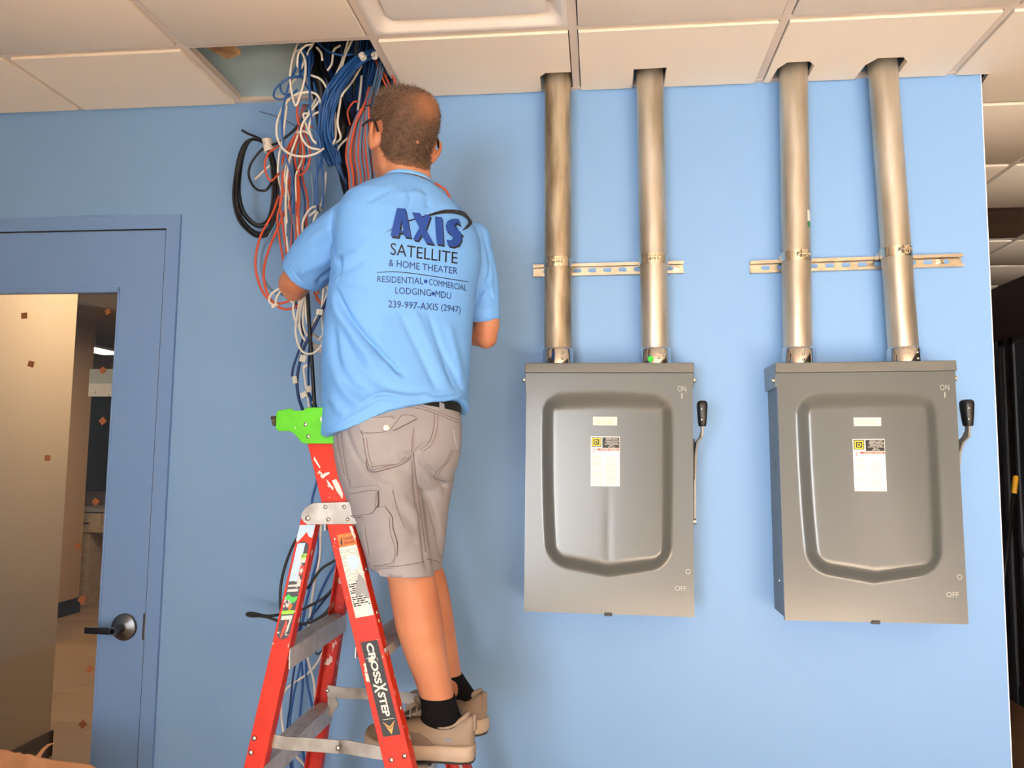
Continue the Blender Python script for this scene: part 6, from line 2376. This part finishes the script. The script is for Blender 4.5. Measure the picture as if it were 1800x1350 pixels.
# --- below the arm: white skein, black cable, blue tails
for k, pts in enumerate((
        [(340, 140, -.2), (325, 260, -.21), (350, 380, -.21), (400, 470, -.2)], [(400, 140, -.2), (365, 330, -.22), (350, 480, -.22), (385, 640, -.22), (450, 710, -.22), (540, 705, -.22), (620, 620, -.22), (680, 480, -.2), (700, 300, -.19)],
        [(430, 130, -.2), (390, 320, -.21), (400, 480, -.21), (450, 580, -.2), (520, 640, -.19)], [(450, 130, -.19), (425, 330, -.2), (440, 470, -.2), (490, 560, -.19)], [(475, 130, -.19), (455, 280, -.2), (470, 400, -.2)],
        [(690, 60, -.19), (620, 250, -.2), (540, 380, -.2), (505, 480, -.19)], [(670, 20, -.18), (720, 160, -.19), (690, 380, -.19), (600, 560, -.18), (530, 500, -.17)], [(640, 20, -.18), (620, 300, -.18), (640, 560, -.17)],
        [(520, 600, -.16), (600, 640, -.16), (690, 640, -.16), (760, 600, -.15)], [(525, 630, -.16), (610, 680, -.16), (700, 670, -.16), (770, 630, -.15)], [(530, 655, -.15), (620, 700, -.15), (700, 695, -.15), (780, 660, -.14)], [(525, 520, -.16), (600, 575, -.16), (700, 580, -.15), (760, 540, -.14)],
        [(700, 540, -.16), (640, 530, -.16), (580, 560, -.16)])):
    cable('white_cable', [(*c7(x, y), d) for x, y, d in pts], RW, m_cw, 'white cable in the coiled white skein below the left elbow', 'white skein below the elbow')
for pts, m, r, nm, lb in (([(470, 60, -.22), (483, 250, -.22), (492, 420, -.22), (512, 700, -.2), (535, 1050, -.19), (548, 1300, -.18), (560, 1500, -.16), (600, 1800, -.13)], m_ck, .0062, 'black_cable', 'thick straight black cable running down behind the ladder top'),
                          ([(720, 60, -.2), (640, 230, -.21), (560, 400, -.21), (510, 500, -.21), (450, 620, -.21), (400, 780, -.2), (372, 920, -.2), (365, 1040, -.2), (385, 1180, -.19), (430, 1320, -.17), (440, 1500, -.15)], m_cn, .0052, 'dark_blue_cable', 'dark blue cable with white tags above the ladder top'),
                          ([(345, 160, -.19), (390, 330, -.19), (425, 480, -.19), (415, 600, -.19), (350, 780, -.19), (325, 860, -.19), (312, 950, -.19)], m_cn, .0040, 'dark_blue_cable', 'dark blue cable end hanging free above the green top'),
                          ([(500, 500, -.18), (490, 700, -.18), (482, 900, -.18), (485, 1060, -.18), (500, 1200, -.17), (520, 1330, -.16)], m_cn, .0036, 'dark_blue_cable', 'dark blue cable beside the thick black one'),
                          ([(430, 860, -.19), (450, 1000, -.19), (475, 1160, -.18), (495, 1300, -.17)], m_cw, RW, 'white_cable', 'white cable going down behind the green top'),
                          ([(590, 60, -.16), (560, 130, -.16), (620, 210, -.16)], m_co, RB, 'orange_cable', 'orange cable tucked under the left sleeve'), ([(540, 80, -.16), (600, 180, -.16), (660, 250, -.15)], m_co, RB, 'orange_cable', 'second orange cable tucked under the left sleeve')):
    cable(nm, [(*c7(x, y), d) for x, y, d in pts], r, m, lb, None)


def tag_flag(f, x, y, w, h, d, ang, label):
    c = P(*f(x, y), d)
    ca, sa = math.cos(math.radians(ang)), math.sin(math.radians(ang))
    pts = [c + np.array([ca * i * w - sa * j * h, 0, sa * i * w + ca * j * h]) for i, j in ((-1, -1), (1, -1), (1, 1), (-1, 1))]
    b = MB()
    b.prism(pts, (0, -0.003, 0))
    b.tube([c - np.array([-sa * h, 0, ca * h]) * 0.9, c + np.array([-sa * h, 0, ca * h]) * 0.9], 0.0058, 8)
    o = b.build('cable_tag', m_tie, None, auto=40)
    tag(o, label, 'cable tag', 'white tags on the hanging cables')


tag_flag(c7, 598, 285, .010, .009, -.215, -8, 'white tag on the dark blue cable beside the shirt')
tag_flag(c7, 428, 765, .010, .011, -.212, -14, 'white tag on the dark blue cable halfway to the green top')
tag_flag(c7, 345, 985, .007, .012, -.207, 12, 'round-edged white tag on the dark blue cable, lower left')
tag_flag(c7, 492, 1080, .007, .010, -.19, -6, 'small white tag beside the thick black cable')
tag_flag(c7, 435, 1140, .010, .009, -.2, 28, 'tilted white tag just above the green ladder top')
tag_flag(c7, 450, 845, .008, .005, -.2, 40, 'crumpled white tag below the halfway tag')
tag_flag(c1, 1296, 1165, .010, .013, -.312, 10, 'white tag on the orange bundle beside the neck')
tag_flag(c2, 575, 1165, .009, .005, -.22, 30, 'white wrap on the orange loops below the elbow')

# --- black coil on the left with a white tie
coil = thing('black_cable_coil', P(452, 419, -.1), 'coil of black cable with a white tie hanging by the wall', 'cable coil')
cc = P(450, 325, -.1)
top = P(*c1(410, 885), -.12)
for k in range(6):
    b = MB()
    pts = []
    wob = CR.uniform(-5, 5)
    sx = 1 - .045 * k + CR.uniform(-.05, .05)
    ss = 1 - (.0, .012, .03, .05, .11, .14)[k]
    loop = [(470, 255), (450, 243 + wob * .4), (432, 250), (420, 275), (412, 320), (411, 355), (420, 388), (440, 410), (458, 417), (476, 408), (486, 380), (489, 340), (486, 300), (479, 270), (472, 257)]
    for i, (u, v) in enumerate(loop):
        fu = 452 + (u - 452) * sx
        fv = 255 + (v - 255) * ss
        f = 0 if i in (0, len(loop) - 1) else 1
        pts.append(P(u + (fu - u) * f, v + (fv - v) * f, -.12 + .012 * math.sin(k * 2.1 + i)))
    b.tube(spline(pts, 6), 0.0042, 8).build('coil_turn', m_ck, coil, smooth=True)
for pts in ([(425, 229, -.12), (436, 235, -.12), (455, 243, -.12), (470, 256, -.12)], [(470, 256, -.12), (455, 268, -.13), (440, 290, -.13), (438, 312, -.13), (450, 332, -.13), (468, 334, -.13), (480, 315, -.12)], [(472, 256, -.12), (486, 252, -.13), (500, 243, -.14), (520, 225, -.15), (540, 195, -.15)]):
    MB().tube(spline([P(*q) for q in pts], 6), 0.0042, 8).build('coil_end', m_ck, coil, smooth=True)
b = MB()
b.tube([top + np.array([-.004, 0, .022]), top + np.array([.006, 0, -.022])], 0.017, 12)
b.tube([top + np.array([-.012, -.012, .02]), top + np.array([-.004, -.014, .0])], 0.006, 8)
b.build('white_tie', m_tie, coil, auto=45)
cable('thin_wire', [(*c1(340, 610), -.06), (*c1(440, 640), -.06), (*c1(520, 670), -.06), (*c1(600, 710), -.10), (*c1(680, 745), -.20)], 0.0012, m_ck, 'thin stray black wire against the wall above the coil', None, 5)
cable('orange_cable', [(764, 322, -.50), (775, 328, -.50), (784, 335, -.49), (792, 350, -.47)], 0.0032, m_co, 'orange cable showing behind the right side of the collar', None)
# --- behind the ladder
for pts, m, r, nm, lb in (([(546, 700, -.17), (566, 790, -.15), (572, 850, -.13), (565, 900, -.12), (552, 930, -.11), (530, 1000, -.1), (525, 1080, -.1), (530, 1150, -.1), (515, 1230, -.09), (510, 1290, -.08), (520, 1400, -.06)], m_cb, RB, 'blue_cable', 'leftmost blue cable behind the ladder'),
                          ([(542, 690, -.18), (560, 780, -.15), (558, 840, -.12), (548, 890, -.11), (560, 960, -.1), (548, 1020, -.1), (536, 1070, -.1), (528, 1130, -.1), (532, 1200, -.09), (528, 1280, -.08), (545, 1400, -.06)], m_cb, .0042, 'blue_cable', 'second blue cable behind the ladder'),
                          ([(552, 700, -.17), (574, 790, -.16), (600, 880, -.14), (622, 940, -.12), (612, 970, -.12), (585, 1000, -.12), (560, 1050, -.11), (545, 1100, -.1), (538, 1180, -.1), (548, 1240, -.09), (552, 1300, -.08)], m_cb, .0042, 'blue_cable', 'blue cable slanting out behind the front rail'),
                          ([(548, 695, -.18), (576, 790, -.17), (604, 880, -.15), (630, 960, -.13), (618, 1000, -.13), (590, 1030, -.13), (550, 1080, -.12), (536, 1100, -.12)], m_cn, .0042, 'dark_blue_cable', 'dark blue cable slanting out behind the front rail'),
                          ([(550, 705, -.18), (570, 790, -.17), (578, 860, -.15), (565, 920, -.13), (562, 980, -.13), (552, 1030, -.13), (545, 1080, -.12), (540, 1150, -.11), (552, 1200, -.1), (556, 1280, -.09), (556, 1400, -.07)], m_cw, RW, 'white_cable', 'white cable hanging straight behind the ladder'),
                          ([(600, 930, -.14), (610, 1000, -.13), (596, 1060, -.12), (570, 1140, -.11), (545, 1180, -.1), (500, 1215, -.09), (495, 1260, -.09), (505, 1310, -.08), (535, 1345, -.07), (560, 1380, -.06)], m_cw, RW, 'white_cable', 'white cable sweeping out left between the ladder rails'),
                          ([(554, 720, -.18), (580, 800, -.17), (575, 880, -.14), (534, 930, -.12), (512, 965, -.12), (495, 1020, -.12), (494, 1075, -.12), (510, 1085, -.12)], m_ck, .0046, 'black_cable', 'black cable arching left of the rear ladder rail'),
                          ([(558, 730, -.18), (590, 820, -.17), (618, 920, -.15), (600, 975, -.13), (565, 1000, -.14), (540, 1035, -.14)], m_ck, .0046, 'black_cable', 'black cable arching between the ladder rails'),
                          ([(612, 950, -.14), (612, 990, -.14), (595, 1020, -.14), (570, 1050, -.15), (530, 1072, -.15)], m_ck, .0042, 'black_cable', 'straight black cable between the ladder rails'),
                          ([(560, 740, -.18), (588, 830, -.17), (606, 910, -.15), (600, 960, -.13), (592, 1030, -.13), (578, 1070, -.13), (550, 1092, -.13), (520, 1098, -.13), (500, 1095, -.12), (465, 1084, -.12), (440, 1083, -.12), (434, 1079, -.12), (445, 1078, -.12), (470, 1083, -.12), (495, 1080, -.12), (520, 1078, -.13)], m_ck, .0046, 'black_cable', 'black cable with a flat loop poking out left of the ladder'),
                          ([(562, 745, -.18), (592, 830, -.17), (612, 910, -.15), (604, 960, -.13), (596, 1030, -.13), (584, 1066, -.13), (560, 1090, -.13)], m_ck, .0046, 'black_cable', 'black cable curving down beside the front rail'),
                          ([(530, 1060, -.12), (524, 1120, -.11), (520, 1160, -.1), (515, 1190, -.1), (510, 1240, -.09), (505, 1290, -.08), (515, 1380, -.06)], m_cn, RB, 'dark_blue_cable', 'dark blue cable beside the rear rail near the bottom'),
                          ([(552, 1140, -.1), (558, 1150, -.1), (566, 1144, -.1)], m_ck, .003, 'black_cable', 'small black hook under the upper rear step')):
    cable(nm, pts, r, m, lb, None)
